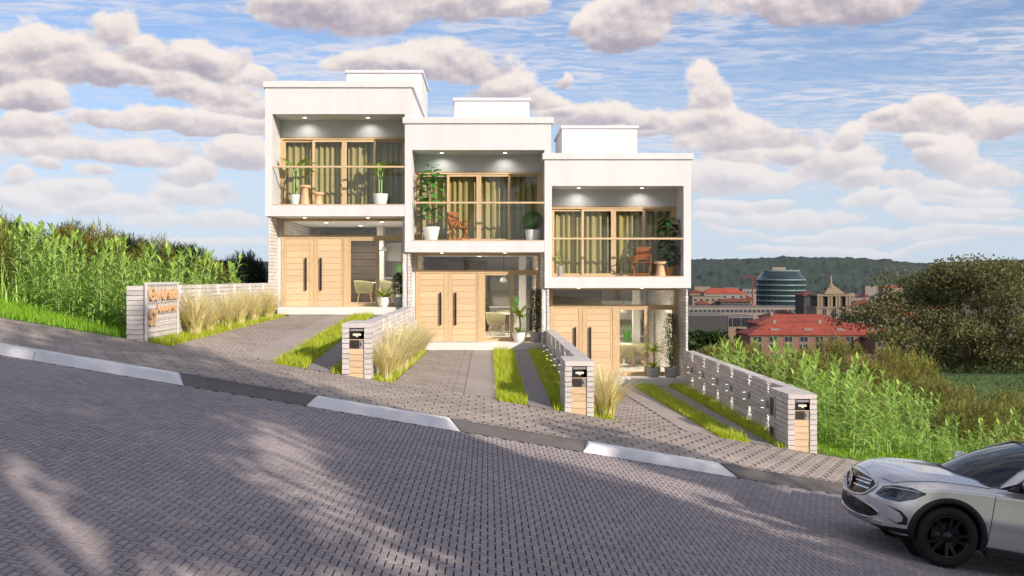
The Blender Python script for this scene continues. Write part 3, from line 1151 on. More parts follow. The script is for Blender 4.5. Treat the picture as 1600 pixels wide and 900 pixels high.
def build_house(i):
    last = i == 2
    words = ['topmost white row house uphill, with two banana plants on its balcony', 'middle white row house with a tall leafy plant and round box bush on its balcony',
             'lowest white row house at the downhill end, with a dark leafy plant on its balcony']
    h = thing('house', words[i], 'house', (HX[i], YF, HZ[i]), 0, 'white stepped row houses')
    xr = 4.40
    xo = 4.18 if last else 4.196          # right edge of the opening
    ztop = 5.72                            # above this the wall stands free of the next house
    # --- upper storey body
    b = MB()
    b.box(0, .22, 0, 13.4, 2.75, 5.82, 0)
    b.box(0, xr, 0.0, 13.4, 5.8201, 6.61, 0)
    if last:
        b.box(4.18, xr, 0, 13.4, 2.75, 5.82)
    else:
        b.box(4.197, xr, .003, 13.4, 5.725, 5.8199)
    b.box(.2201, xo - .0005, 0, 13.4, 2.75, 3.085)
    b.box(.2201, xo - .0005, 1.2, 1.42, 5.285, 5.8199)
    b.box(.2201, xo - .0005, 5.5, 5.7, 3.0851, 5.8199)
    b.box(.0601, xo - .0005, 8.0, 8.2, -.2, 2.7499)
    b.build('wall', plaster, h)
    b = MB()
    b.box(-.07, xr + .07, -.06, 13.46, 6.6101, 6.80, 0, .012)
    b.build('parapet_cap', plaster, h)
    # --- stair tower on the roof
    b = MB()
    b.box(1.19, 4.12, 9.13, 13.0, 6.8005, 8.87)
    pt = b.build('stair_tower', plaster, h)
    b = MB()
    b.box(1.13, 4.18, 9.07, 13.06, 8.871, 8.99, 0, .01)
    b.build('tower_cap', plaster, pt)
    # --- terrace slab and sides downstairs
    b = MB()
    b.box(.30, 4.40 if last else 4.19, .35, 9, -.225, 0, 0, .008)
    b.build('terrace_slab', concrete, h)
    clad_wall('side_wall', h, .08, .135, .10, 8.0, -.30, 2.745)
    if last:
        clad_wall('side_wall', h, 4.27, 4.325, .10, 8.0, -.30, 2.745)
    else:
        clad_wall('side_wall', h, 4.13, 4.185, .10, 8.0, -.05, 2.745)
    if not last:
        b = MB()
        b.box(4.187, 4.277, .14, 8.0, -.6, 1.66)
        b.build('party_wall', plaster, h)
    # --- balcony: recessed lights, rail, glass, sill strip
    for lx in (1.08, 3.02):
        for (ly, lz, nm) in ((.62, 5.8195, 'balcony_downlight'), (.62, 2.7495, 'porch_downlight')):
            b = MB()
            b.lathe([(.075, -.012), (.075, 0)], 16)
            d = b.build(nm, white_cab, h, (lx, ly, lz))
            b = MB()
            b.lathe([(.052, -.016), (.052, -.0125)], 14)
            b.build('bulb', lamp_m, d)
        spot(h, (lx, .80, 5.78), (0, .30, -1), 16, R(135), 1.0)
    b = MB()
    b.box(.222, xo - .002, .015, .075, 4.21, 4.265, 0, .006)
    b.build('handrail', oak, h)
    b = MB()
    b.box(.225, xo - .005, .038, .050, 3.11, 4.2095)
    b.build('glass_balustrade', clear_glass, h)
    b = MB()
    b.box(.221, xo - .001, -.012, .10, 3.0855, 3.112, 0, .004)
    b.build('sill_strip', oak, h)
    # --- balcony window: frame and four sliding sashes
    z0, z1 = 3.086, 5.284
    b = MB()
    b.box(.221, xo - .001, 1.16, 1.30, z1 - .07, z1)
    b.box(.221, .30, 1.16, 1.30, z0 + .05, z1 - .0701)
    b.box(xo - .08, xo - .001, 1.16, 1.30, z0 + .05, z1 - .0701)
    b.box(.221, xo - .001, 1.16, 1.30, z0, z0 + .0499)
    b.build('window_frame', oak_v, h)
    edges = [(.30, 1.30, 1.235), (1.22, 2.215, 1.185), (2.217, 3.20, 1.185), (3.12, xo - .081, 1.235)]
    for (a, c, y) in edges:
        b = MB()
        sw = .075
        za, zb = z0 + .051, z1 - .071
        b.box(a, a + sw, y, y + .045, za, zb)
        b.box(c - sw, c, y, y + .045, za, zb)
        b.box(a + sw, c - sw, y, y + .045, zb - .075, zb)
        b.box(a + sw, c - sw, y, y + .045, za, za + .06)
        s = b.build('window_sash', oak_v, h)
        b = MB()
        b.box(a + sw, c - sw, y + .018, y + .026, za + .06, zb - .075)
        b.build('pane', glass, s)
    # --- front door wall: frame, transom, two leaves, side lights
    xe = 4.19 if last else 4.125
    fy0, fy1 = 1.19, 1.30
    b = MB()
    b.box(.25, xe, fy0, fy1, 2.67, 2.748)                 # head
    b.box(.25, .32, fy0, fy1, 0.0, 2.6699)
    b.box(xe - .07, xe, fy0, fy1, 0.0, 2.6699)
    b.box(.32, xe - .07, fy0, fy1, 2.12, 2.22)            # band under the transom
    b.box(2.19, 2.35, fy0, fy1, 0.0, 2.1199)
    b.box(2.35, xe - .07, fy0, fy1, 0.0, .075)
    b.build('door_frame', oak_v, h)
    b = MB()
    b.box(.137, .249, 1.22, 1.30, 0, 2.7485)
    if last:
        b.box(4.191, 4.268, 1.22, 1.30, 0, 2.7485)
    b.build('door_reveal', plaster, h)
    b = MB()
    b.box(.32, xe - .07, 1.24, 1.25, 2.22, 2.67)
    b.build('transom_pane', glass, h)
    for (a, c, left) in ((.322, 1.2525, True), (1.2575, 2.188, False)):
        b = MB()
        b.box(a, c, 1.225, 1.27, .006, 2.118)
        d = b.build('door', oak_v, h)
        st = .13
        sa = c - st if left else a
        b = MB()
        b.box(sa, sa + st, 1.200, 1.2245, .006, 2.118, 0, .004)
        b.build('door_stile', oak_v, d)
        ob = a if left else c - .07
        b = MB()
        b.box(ob, ob + .07, 1.202, 1.2245, .006, 2.118, 0, .004)
        b.build('door_stile', oak_v, d)
        pa, pb = (a + .072, sa - .002) if left else (sa + st + .002, ob - .002)
        n = 11
        ph = 2.112 / n
        me = plank_mesh(pb - pa, ph - .005, .017)
        for k in range(n):
            put('plank', me, d, (pa, 1.2075, .006 + k * ph))
        hx = 1.02 if left else 1.49
        b = MB()
        b.box(hx - .028, hx + .028, 1.135, 1.165, .50, 1.52, 0, .006)
        b.box(hx - .012, hx + .012, 1.165, 1.205, .60, .64)
        b.box(hx - .012, hx + .012, 1.165, 1.205, 1.38, 1.42)
        b.build('handle', black_metal, d)
    for (a, c) in ((2.352, 3.245), (3.247, xe - .072)):
        b = MB()
        za, zb = .076, 2.119
        sw = .06
        y = 1.215
        b.box(a, a + sw, y, y + .05, za, zb)
        b.box(c - sw, c, y, y + .05, za, zb)
        b.box(a + sw, c - sw, y, y + .05, zb - .06, zb)
        b.box(a + sw, c - sw, y, y + .05, za, za + .05)
        s = b.build('side_light', oak_v, h)
        b = MB()
        b.box(a + sw, c - sw, y + .02, y + .028, za + .05, zb - .06)
        b.build('pane', glass, s)
    # --- rooms seen through the glass
    b = MB()
    b.box(.31, xe - .01, 1.4, 7.9, .0005, .012)
    b.build('room_floor', floor_m, h)
    b = MB()
    b.box(.14, 4.10, 7.80, 7.96, .0125, 2.74)
    bw = b.build('room_wall', plaster_in, h)
    for (lx, ly) in ((1.3, 3.4), (3.2, 3.0), (2.2, 5.4)):
        b = MB()
        b.lathe([(.09, -.012), (.09, 0)], 16)
        d = b.build('ceiling_light', white_cab, h, (lx, ly, 2.7495))
        b = MB()
        b.lathe([(.07, -.016), (.07, -.0125)], 14)
        b.build('bulb', lamp_m, d)
        spot(h, (lx, ly, 2.70), (0, 0, -1), 260, R(150), .8, (1, .93, .82), .06)
    # curtains
    for (ca, cb, side, nm) in ((.30, 2.10, 0, 'left'), (2.30, xo - .05, 1, 'right')):
        b = MB()
        n = 110
        vs, fs = [], []
        gap = .28
        for k in range(n + 1):
            u = k / n
            x = ca + (cb - ca) * u
            y = 1.50 + -.01 + .05 * math.sin(u * 58 + .8 * math.sin(u * 17 + i)) + .012 * math.sin(u * 130 + i)
            vs += [(x, y * 1.0, 3.10), (x, y + .01 * math.sin(u * 40), 5.26)]
        for k in range(n):
            fs.append((2 * k, 2 * k + 2, 2 * k + 3, 2 * k + 1))
        b.add(vs, fs, 0, True)
        c = b.build('curtain', curtain_m, None, h.location)
        which = ['topmost house', 'middle house', 'lowest house'][i]
        tag(c, f'olive green curtain behind the {["left", "right"][side]} half of the balcony window, {which}', 'curtain', 'olive curtains behind the balcony windows')
    return h


HOUSES = [build_house(i) for i in range(3)]
HN = ['topmost house', 'middle house', 'lowest house']
ORD = ['topmost', 'middle', 'lowest']


# ------------------------------------------------------------------ things inside the ground floors
def tub_chair(name, label):
    t = thing(name, label, 'chair', group='olive tub chairs indoors')
    b = MB()
    b.box(-.27, .27, -.24, .27, .40, .50, 0, .04)
    b.build('seat', chair_fab, t)
    b = MB()
    n = 18
    inner, outer = [], []
    for z, ro, ri in ((.36, .29, .22), (.55, .34, .28), (.74, .37, .315), (.80, .36, .33)):
        for k in range(n + 1):
            a = R(-30) - R(240) * k / n + R(180) * 0
            drop = 0 if z < .6 else -.10 * abs(2 * k / n - 1) ** 3
            outer.append((ro * math.cos(a), ro * math.sin(a), z + drop))
            inner.append((ri * math.cos(a), ri * math.sin(a), z + drop))
    w = n + 1
    vs = outer + inner
    o2 = len(outer)
    fs = []
    for r in range(3):
        for k in range(n):
            fs.append((r * w + k, r * w + k + 1, (r + 1) * w + k + 1, (r + 1) * w + k))
            fs.append((o2 + r * w + k, o2 + (r + 1) * w + k, o2 + (r + 1) * w + k + 1, o2 + r * w + k + 1))
    for k in range(n):
        fs.append((3 * w + k, 3 * w + k + 1, o2 + 3 * w + k + 1, o2 + 3 * w + k))
        fs.append((k, o2 + k, o2 + k + 1, k + 1))
    for r in range(3):
        fs.append((r * w, (r + 1) * w, o2 + (r + 1) * w, o2 + r * w))
        fs.append((r * w + n, o2 + r * w + n, o2 + (r + 1) * w + n, (r + 1) * w + n))
    b.add(vs, fs, 0, True)
    b.build('backrest', chair_fab, t)
    for sx in (-1, 1):
        for sy in (-1, 1):
            b = MB()
            b.tube([(sx * .18, sy * .18, .41), (sx * .25, sy * .24, 0)], [.025, .014], 8)
            b.build('leg', oak_soft, t)
    return t


ch0 = tub_chair('tub_chair', '')


def inside(o, i, x, y, z=.0125):
    o.location = (HX[i] + x, YF + y, HZ[i] + z)


spots = [(0, 2.50, 4.1, .1, 'olive tub chair behind the side light of the topmost house, nearer the door'), (0, 3.32, 4.6, -.6, 'olive tub chair by the right side light of the topmost house'),
         (1, 2.78, 4.2, .15, 'olive tub chair with its back to the side light of the middle house'), (1, 3.02, 5.75, 3.0, 'olive tub chair across the table in the middle house'),
         (2, 2.98, 4.2, .2, 'olive tub chair with its back to the side light of the lowest house'), (2, 3.60, 4.7, -.9, 'second olive tub chair near the potted tree of the lowest house'), (2, 2.75, 5.8, 2.9, 'olive tub chair across the table in the lowest house')]
for n, (i, x, y, rz, lab) in enumerate(spots):
    c = ch0 if n == 0 else dup(ch0, (0, 0, 0))
    inside(c, i, x, y)
    c.rotation_euler = (0, 0, rz)
    tag(c, lab)
for i in range(3):
    t = thing('dining_table', f'round white dining table inside the {HN[i]}', 'table', group='white dining tables indoors')
    b = MB(); b.lathe([(.50, .70), (.52, .715), (.50, .735)], 28); b.build('tabletop', white_cab, t)
    b = MB(); b.lathe([(.25, 0), (.24, .02), (.04, .05), (.035, .68), (.12, .70)], 18); b.build('pedestal', white_cab, t)
    inside(t, i, 3.05, 5.0)
    # dark panelled wall, a white column and cabinets at the back
    p = thing('panel_wall', f'dark timber slat wall inside the {HN[i]}', 'wall panel', group='dark slat walls indoors')
    for k in range(10):
        b = MB(); b.box(0, 2.1, 0, .03, k * .26, k * .26 + .245, 0, .006); b.build('plank', dark_panel, p)
    inside(p, i, (.6, .35, .35)[i], 6.6)
    k = thing('kitchen_cabinet', ['white wall cabinet and counter at the back of the topmost house', 'white counter with dark glazing at the back of the middle house', 'tall white cabinet beside the counter in the lowest house'][i], 'cabinet')
    b = MB(); b.box(0, 1.5, 0, .6, 0, .86, 0, .01); b.build('counter', grey_cab, k)
    b = MB(); b.box(-.02, 1.52, -.02, .6, .861, .90); b.build('worktop', white_cab, k)
    b = MB(); b.box(0, 1.5, .25, .6, 1.50, 2.20, 0, .01); b.build('wall_cupboard', grey_cab if i == 1 else white_cab, k)
    if i == 2:
        b = MB(); b.box(-.72, -.02, 0, .6, 0, 2.3, 0, .012); f = b.build('fridge', white_cab, k)
    inside(k, i, 2.55, 7.1)
    c = thing('white_column', f'white square column inside the {HN[i]}', 'column', group='white columns indoors')
    b = MB(); b.box(0, .26, 0, .26, 0, 2.735, 0, .01); b.build('shaft', white_cab, c)
    inside(c, i, (2.72, 3.62, 3.45)[i], (5.9, 6.3, 5.6)[i])
    l = thing('pendant_lamp', f'small pendant lamp over the table in the {HN[i]}', 'lamp', group='pendant lamps indoors')
    b = MB(); b.tube([(0, 0, 0), (0, 0, -.75)], .008, 6); b.build('cord', black_metal, l)
    b = MB(); b.lathe([(.04, -.75), (.10, -.80), (.13, -.92), (.125, -.92), (.09, -.81)], 16); b.build('shade', white_cab, l)
    inside(l, i, 3.05, 5.0, 2.745)


# ------------------------------------------------------------------ potted plants
def pot(parent, mat, rb, rt, h, sq=None):
    b = MB()
    prof = [(rb * .92, 0), (rb, .01), ((rb + rt) / 2 * (1.04 if sq is None else sq), h * .5), (rt, h * .95), (rt, h), (rt * .88, h), (rt * .86, h * .9)]
    b.lathe(prof, 22)
    p = b.build('pot', mat, parent)
    b = MB()
    b.lathe([(rt * .84, h * .86), (rt * .84, h * .89)], 18)
    b.build('soil', earth, p)
    return p


def leaf_mesh(L, W, droop, shape, mat, seg=5, fold=.2):
    b = MB()
    b.leaf((0, 0, 0), (1, 0, 0.0001), L, W, droop, seg, fold, 0, shape)
    return b.mesh('leaf', mat)


def add_leaf(parent, me, p, az, el, s=1.0):
    o = put('leaf', me, parent, p, None, (s, s, s))
    o.rotation_euler = (0, -el, az)
    return o


def balcony(o, i, x, y):
    o.location = (HX[i] + x, YF + y, HZ[i] + 3.0865)


def stem(parent, pts, r, mat=stalk_m, name='stem'):
    b = MB()
    b.tube(pts, r, 7)
    return b.build(name, mat, parent)


def banana(label, x, seed, rb, rt, h, top):
    r = random.Random(seed)
    t = thing('banana_plant', label, 'potted plant', group='banana plants on the topmost balcony')
    pot(t, pot_white, rb, rt, h)
    me = leaf_mesh(.74, .30, .32, 'lance', leaf_mid, 6, .25)
    for k in range(7):
        az = [2.9, .15, 2.3, .8, 3.6, -.4, 1.6][k] + r.uniform(-.2, .2)
        e = r.uniform(.35, .95)
        zt = top * r.uniform(.78, .98)
        a = (.04 * math.cos(az), .04 * math.sin(az), h * .88)
        m = (.05 * math.cos(az), .05 * math.sin(az), (h + zt) * .55)
        b_ = (.10 * math.cos(az), .10 * math.sin(az), zt)
        s = stem(t, [a, m, b_], [.017, .014, .008])
        add_leaf(s, me, b_, az, e, r.uniform(.75, 1.05))
    balcony(t, 0, x, .62)


banana('banana plant in a narrow white pot beside the two stools, topmost balcony', .80, 1, .10, .15, .36, 1.25)
banana('banana plant in a broad white pot standing alone, topmost balcony', 3.40, 2, .17, .235, .38, 1.25)


def stool(i, x, y, h, rt, label):
    t = thing('wooden_stool', label, 'stool', group='turned wooden stools')
    b = MB()
    b.lathe([(rt * .82, 0), (rt * .80, .02), (rt * .62, h * .45), (rt * .52, h * .80), (rt * .60, h - .075)], 22)
    b.build('base', oak_soft, t)
    b = MB()
    b.lathe([(rt * .9, h - .0745), (rt, h - .055), (rt, h - .015), (rt * .94, h)], 24)
    b.build('seat', oak_soft, t)
    balcony(t, i, x, y)


stool(0, 1.10, .55, .64, .19, 'taller of the two turned wooden stools on the topmost balcony')
stool(0, 1.50, .62, .43, .185, 'shorter of the two turned wooden stools on the topmost balcony')
stool(2, 3.575, .55, .47, .205, 'turned wooden stool between the chair and the dark plant, lowest balcony')


def fiddle():
    r = random.Random(5)
    t = thing('tall_leafy_plant', 'tall plant with broad green leaves in a white pot, middle balcony', 'potted plant')
    pot(t, pot_white, .17, .265, .45)
    s = stem(t, [(0, 0, .4), (.03, .02, 1.0), (-.02, .03, 1.7), (.02, 0, 2.35)], [.022, .018, .014, .006], bark)
    s2 = stem(t, [(.06, .02, .4), (.12, .05, .9), (.14, .06, 1.4)], [.016, .012, .006], bark)
    me = leaf_mesh(.38, .23, .35, 'oval', leaf_lush, 4, .2)
    for k in range(70):
        z = .72 + 1.62 * k / 69
        rad = .05 + .12 * math.sin(math.pi * min(1, (z - .5) / 2.0))
        az = k * 2.4 + r.uniform(-.3, .3)
        add_leaf(t, me, (rad * math.cos(az), rad * math.sin(az), z), az, r.uniform(-.2, .55) + (.4 if k > 63 else 0), r.uniform(.75, 1.1) * (1.0 if k < 60 else .75))
    balcony(t, 1, .76, .60)


fiddle()


def folding_chair(i, x, y, rz, label):
    t = thing('folding_chair', label, 'chair', group='orange wooden folding chairs')

    def bar(name, p, q, w, d, parent=t):
        p, q = Vector(p), Vector(q)
        v = q - p
        b = MB()
        b.box(-w / 2, w / 2, -d / 2, d / 2, 0, v.length, 0, .004)
        o = b.build(name, teak, parent, p)
        o.rotation_euler = v.to_track_quat('Z', 'Y').to_euler()
        return o
    b = MB(); b.box(-.22, .22, -.20, -.145, .425, .447, 0, .004)
    st = b.build('seat', teak, t)
    for k in range(6):
        b = MB(); yy = -.138 + k * .062
        b.box(-.22, .22, yy, yy + .052, .425, .445, 0, .004); b.build('slat', teak, st)
    for s in (-1, 1):
        bar('leg', (s * .235, -.26, 0), (s * .235, .18, .60), .028, .045)
        bar('leg', (s * .262, .25, 0), (s * .262, -.22, .62), .028, .045)
        bar('back_post', (s * .20, .16, .44), (s * .20, .32, .92), .030, .040)
        b = MB(); b.box(s * .262 - .03, s * .262 + .03, -.26, .24, .625, .648, 0, .006); b.build('armrest', teak, t)
    bar('back_rail', (-.20, .31, .89), (.20, .31, .89), .03, .07)
    bar('back_rail', (-.20, .20, .54), (.20, .20, .54), .03, .05)
    for k in range(6):
        xx = -.155 + k * .062
        bar('back_slat', (xx, .205, .55), (xx, .305, .88), .044, .012)
    bar('stretcher', (-.235, -.20, .09), (.235, -.20, .09), .025, .04)
    bar('stretcher', (-.262, .20, .065), (.262, .20, .065), .025, .04)
    balcony(t, i, x, y)
    t.rotation_euler = (0, 0, rz)


folding_chair(1, 1.60, .62, R(42), 'orange wooden folding chair beside the tall plant, middle balcony')
folding_chair(2, 3.03, .62, R(-16), 'orange wooden folding chair beside the stool, lowest balcony')


def leaf_ball(b, r, n, rad, cz, size, flat=1.0, fill=.75):
    for _ in range(n):
        d = Vector((r.gauss(0, 1), r.gauss(0, 1), r.gauss(0, 1))).normalized()
        q = rad * (fill + (1 - fill) * r.random())
        p = Vector((d.x * q, d.y * q, cz + d.z * q * flat))
        g = (d + Vector((r.uniform(-.8, .8), r.uniform(-.8, .8), r.uniform(-.3, .8)))).normalized()
        b.leaf(p, g, size * r.uniform(.7, 1.2), size * .5, .2, 2, .2, 0, 'oval')


def boxwood():
    r = random.Random(9)
    t = thing('box_bush', 'round clipped box bush in a white pot, middle balcony', 'potted plant')
    pot(t, pot_white, .19, .235, .36)
    b = MB()
    leaf_ball(b, r, 1500, .33, .66, .055, .85, .6)
    tag(b.build('foliage', leaf_box, t), kind='stuff')
    stem(t, [(0, 0, .3), (0, 0, .6)], .02, bark)
    balcony(t, 1, 3.87, .60)


boxwood()


def vase_plant():
    r = random.Random(12)
    t = thing('vase_plant', 'small bright green plant in a dark tall vase, lowest balcony', 'potted plant')
    b = MB(); b.lathe([(.06, 0), (.075, .02), (.08, .3), (.075, .34), (.06, .34)], 16); b.build('vase', pot_grey, t)
    me = leaf_mesh(.15, .075, .3, 'oval', leaf_mid, 3, .2)
    for k in range(34):
        az = k * 2.4
        z = .40 + .36 * k / 33
        rad = .03 + .10 * math.sin(math.pi * k / 33)
        add_leaf(t, me, (rad * math.cos(az), rad * math.sin(az), z), az, r.uniform(-.1, .8), r.uniform(.8, 1.2))
    stem(t, [(0, 0, .3), (0, 0, .72)], [.008, .004])
    balcony(t, 2, .50, .5)


vase_plant()


def monstera():
    r = random.Random(14)
    t = thing('dark_leafy_plant', 'tall dark green plant in a round wooden pot, lowest balcony', 'potted plant')
    pot(t, pot_wood, .14, .17, .30)
    me = leaf_mesh(.28, .20, .45, 'oval', leaf_dark, 4, .15)
    stem(t, [(0, 0, .25), (.02, .02, 1.0), (0, 0, 1.75)], [.02, .016, .008], bark)
    for k in range(92):
        z = .42 + 1.38 * k / 91
        az = k * 2.4 + r.uniform(-.3, .3)
        rad = .08 + .13 * abs(math.sin(k * 1.3))
        add_leaf(t, me, (rad * math.cos(az), rad * math.sin(az), z), az, r.uniform(-.3, .4), r.uniform(.7, 1.1))
    balcony(t, 2, 3.86, .66)


monstera()


def porch(o, i, x, y):
    o.location = (HX[i] + x, YF + y, HZ[i] + .0005)


def agave(i, x, tall):
    r = random.Random(30 + i)
    t = thing('lime_leaf_plant', ['low lime leaved plant in a pale pot by the door of the topmost house', 'lime leaved yucca in a pale bowl by the door of the middle house', 'lime leaved yucca in a grey pot by the door of the lowest house'][i], 'potted plant', group='lime leaved plants by the doors')
    pot(t, [pot_white, pot_white, pot_grey][i], .14, .215, .30, 1.12)
    me = leaf_mesh(.46, .11, .35, 'lance', leaf_lime, 5, .35)
    for k in range(22 if not tall else 9):
        az = k * 2.4
        add_leaf(t, me, (.03 * math.cos(az), .03 * math.sin(az), .28), az, r.uniform(.35, 1.25), r.uniform(.7, 1.05))
    if tall:
        stem(t, [(.0, 0, .27), (.03, 0, .55), (.0, 0, .78)], [.035, .028, .03], bark, 'trunk')
        for k in range(24):
            az = k * 2.4
            add_leaf(t, me, (.03 * math.cos(az), .03 * math.sin(az), .78), az, r.uniform(.1, 1.3), r.uniform(.75, 1.1))
    porch(t, i, x, .78)


agave(0, 3.50, False)
agave(1, 3.47, True)
agave(2, 3.40, True)


def bushy(i, x):
    r = random.Random(40 + i)
    t = thing('bushy_pot_tree', f'bushy small leaved shrub in a grey pot at the door of the {HN[i]}', 'potted plant', group='bushy shrubs by the doors')
    pot(t, pot_grey, .17, .205, .31, 1.0)
    H = (1.05, 1.62, 1.95)[i]
    for q in range(4):
        az = q * 1.6
        stem(t, [(.03 * math.cos(az), .03 * math.sin(az), .26), (.08 * math.cos(az), .08 * math.sin(az), H * .6), (.15 * math.cos(az + .3), .13 * math.sin(az), H * .92)], [.012, .009, .004], bark)
    b = MB()
    for _ in range(1700):
        z = .36 + (H - .36) * r.random() ** .8
        rad = (.10 + .15 * math.sin(math.pi * min(1, (z - .2) / H))) * r.random() ** .5
        az = r.uniform(0, 6.283)
        d = Vector((math.cos(az), math.sin(az), r.uniform(-.2, .9)))
        b.leaf((rad * math.cos(az), rad * math.sin(az), z), d, r.uniform(.06, .11), .045, .2, 2, .2, 0, 'oval')
    tag(b.build('foliage', leaf_bushy, t), kind='stuff')
    porch(t, i, x, .74)


for i, x in enumerate((4.0, 4.0, 3.93)):
    bushy(i, x)


def snake(i, x, y):
    t = thing('snake_plant', f'upright sword leaved plant in a white pot inside the {HN[i]}', 'potted plant', group='sword leaved plants indoors')
    b = MB(); b.box(-.17, .17, -.17, .17, 0, .75, 0, .01); b.build('planter', white_cab, t)
    me = leaf_mesh(.72, .075, .02, 'lance', leaf_lush, 4, .3)
    for k in range(12):
        az = k * 2.4
        add_leaf(t, me, (.07 * math.cos(az), .07 * math.sin(az), .74), az, 1.35, .75 + .3 * ((k * 7) % 5) / 5)
    inside(t, i, x, y)


snake(0, 3.75, 4.2)
snake(1, 3.42, 5.1)
snake(2, 3.22, 5.4)

# ------------------------------------------------------------------ garden walls with their posts
fixture_m = pmat('grey_fixture', (0.42, 0.41, 0.40), 0.5, 0.05)
bulb_m = emat('fixture_lens', (1.0, 0.97, 0.9), 2.5)
label_m = pmat('pale_label', (0.72, 0.66, 0.52), 0.6, 0.05)
panel_dark = pmat('dark_number_panel', (0.025, 0.02, 0.018), 0.55, 0.3, 25, 0.6, 60)
steel_m = pmat('white_wire', (0.62, 0.59, 0.565), 0.5, 0.05)
STONES = {}


def stone_mesh(kind):
    if kind not in STONES:
        r = random.Random(kind)
        b = MB()
        b.box(0, 1, 0, 1, 0, 1, 0, 0)
        # slightly uneven faces
        for i, p in enumerate(b.v):
            b.v[i] = (p[0] + r.uniform(-.03, .03), p[1] + r.uniform(-.008, .008), p[2] + r.uniform(-.05, .05))
        STONES[kind] = b.mesh('stone', stone_m)
    return STONES[kind]


def course(parent, x0, x1, y0, y1, z0, z1, lens, jut=.012):
    y = y0
    while y < y1 - .01:
        L = rnd.uniform(*lens)
        ye = y + L
        if y1 - ye < lens[0] * .5:
            ye = y1
        e, e2 = rnd.uniform(0, jut), rnd.uniform(0, jut)
        put('stone', stone_mesh(rnd.randrange(7)), parent, (x0 - e, y + .006, z0 + .005), None, (x1 - x0 + e + e2, ye - y - .012, z1 - z0 - .012))
        y = ye


def build_wall(k):
    xr = WX[k]
    xl = xr - (.30 if k == 0 else .24)
    top = WT[k]
    bottom = (-1.35, -2.40, -3.42, -3.45)[k]
    y0 = YB - .0
    py1 = y0 + 1.31
    yend = YF + (.09 if k in (1, 2) else .09)
    lab = ['pale stone garden wall with the wooden lettered sign, uphill of the topmost house', 'pale stone garden wall and mailbox post between the topmost and middle drives',
           'pale stone garden wall and mailbox post between the middle and lowest drives', 'pale stone garden wall with mailbox post and meter boxes beside the lowest drive'][k]
    w = thing('garden_wall', lab, 'garden wall', (0, 0, 0), 0, 'pale stone garden walls')
    px0 = xl if k == 0 else xr - .54
    b = MB()
    b.box(xl + .02, xr - .02, y0 + .03, yend - .02, bottom, top - .015)
    if k:
        b.box(px0 + .02, xr - .02, y0 + .1, py1 - .02, bottom, top - .015)
    b.build('wall_core', mortar, w)
    n = int(round((top - bottom) / .095))
    hgt = (top - bottom) / n
    ybeg = y0 if k == 0 else py1
    for i in range(n):
        z0 = bottom + i * hgt
        if z0 + hgt < zs(xr) - .25 and k in (0, 1):
            pass
        course(w, xl, xr, ybeg, yend, z0, z0 + hgt, (.45, .95), .005)
    if k == 0:
        pass
    else:
        # post: stones either side of the letterbox column, a full course on top
        for i in range(n):
            z0 = bottom + i * hgt
            if z0 + hgt < zs(xr) - .15:
                continue
            if i == n - 1:
                course(w, px0, xr, y0, py1, z0, z0 + hgt, (.3, .5), .006)
            else:
                course(w, px0, px0 + .125, y0, py1, z0, z0 + hgt, (.3, .5), .006)
                course(w, xr - .125, xr, y0, py1, z0, z0 + hgt, (.3, .5), .006)
        cz = top - hgt
        xa, xb = px0 + .128, xr - .128
        b = MB()
        b.box(xa, xb, y0 + .03, y0 + .13, cz - .215, cz - .002, 0, .004)
        lb = b.build('letterbox', black_metal, w)
        b = MB()
        b.box(xa + .02, xb - .02, y0 + .012, y0 + .0299, cz - .06, cz - .018, 0, .004)
        b.build('slot_flap', grey_cab, lb)
        b = MB()
        b.box(xa + .07, xb - .06, y0 + .024, y0 + .0299, cz - .145, cz - .105)
        b.box(xa + .125, xb - .115, y0 + .024, y0 + .0299, cz - .165, cz - .1451)
        b.build('name_plate', label_m, lb)
        b = MB()
        b.box(xa, xb, y0 + .018, y0 + .13, cz - .228, cz - .2155)
        b.build('shelf_strip', oak, w)
        b = MB()
        b.box(xa, xb, y0 + .035, y0 + .13, cz - .385, cz - .2285, 0, .004)
        # a row of small raised marks, too worn to read
        for q in range(4):
            b.box(xa + .05 + q * .05, xa + .075 + q * .05, y0 + .029, y0 + .0349, cz - .34, cz - .275)
        b.build('number_panel', panel_dark, w)
        zb = bottom + .02
        m = max(3, int((cz - .386 - (zs(xr) - .1)) / .11))
        zt, z_low = cz - .387, zs(xr) - .12
        hh = (zt - z_low) / m
        for q in range(m):
            b = MB()
            b.box(0, xb - xa, 0, .1, 0, hh - .006, 0, .004)
            b.build('plank', oak, w, (xa, y0 + .028, z_low + q * hh))
    if k == 3:
        for (za, zb) in ((top - .58, top - .14), (top - 1.02, top - .72)):
            b = MB()
            b.box(px0 - .022, px0 - .004, y0 + .86, y0 + 1.22, za, zb, 0, .004)
            f = b.build('meter_box', fixture_m, w)
            b = MB()
            b.box(px0 - .026, px0 - .0225, y0 + .91, y0 + 1.17, za + .045, zb - .045)
            b.build('meter_window', panel_dark, f)
    # twin-beam lamps along the wall
    lit_left = k in (2, 3)
    ys = [29.8, 28.2, 26.5, 25.0, 23.3, 21.75] if k in (2, 3) else [29.6, 28.0, 26.3, 24.7, 23.1, 21.6]
    for y in ys:
        face = (xl - .012) if lit_left else (xr + .012)
        s = -1 if lit_left else 1
        zc = top - .49
        b = MB()
        b.box(min(face, face + s * .07), max(face, face + s * .15), y - .04, y + .04, zc - .075, zc + .075, 0, .005)
        f = b.build('wall_lamp', fixture_m, w)
        b = MB()
        for zz in (zc + .0755, zc - .0785):
            b.box(face + s * .115 - .024, face + s * .115 + .024, y - .024, y + .024, zz, zz + .003)
        b.build('lens', bulb_m, f)
        for d in (1, -1):
            spot(w, (face + s * .12, y, zc + d * .085), (-s * .24, 0, d), 9.0, R(68), 1.0, (1, .97, .92), .012)
    return w


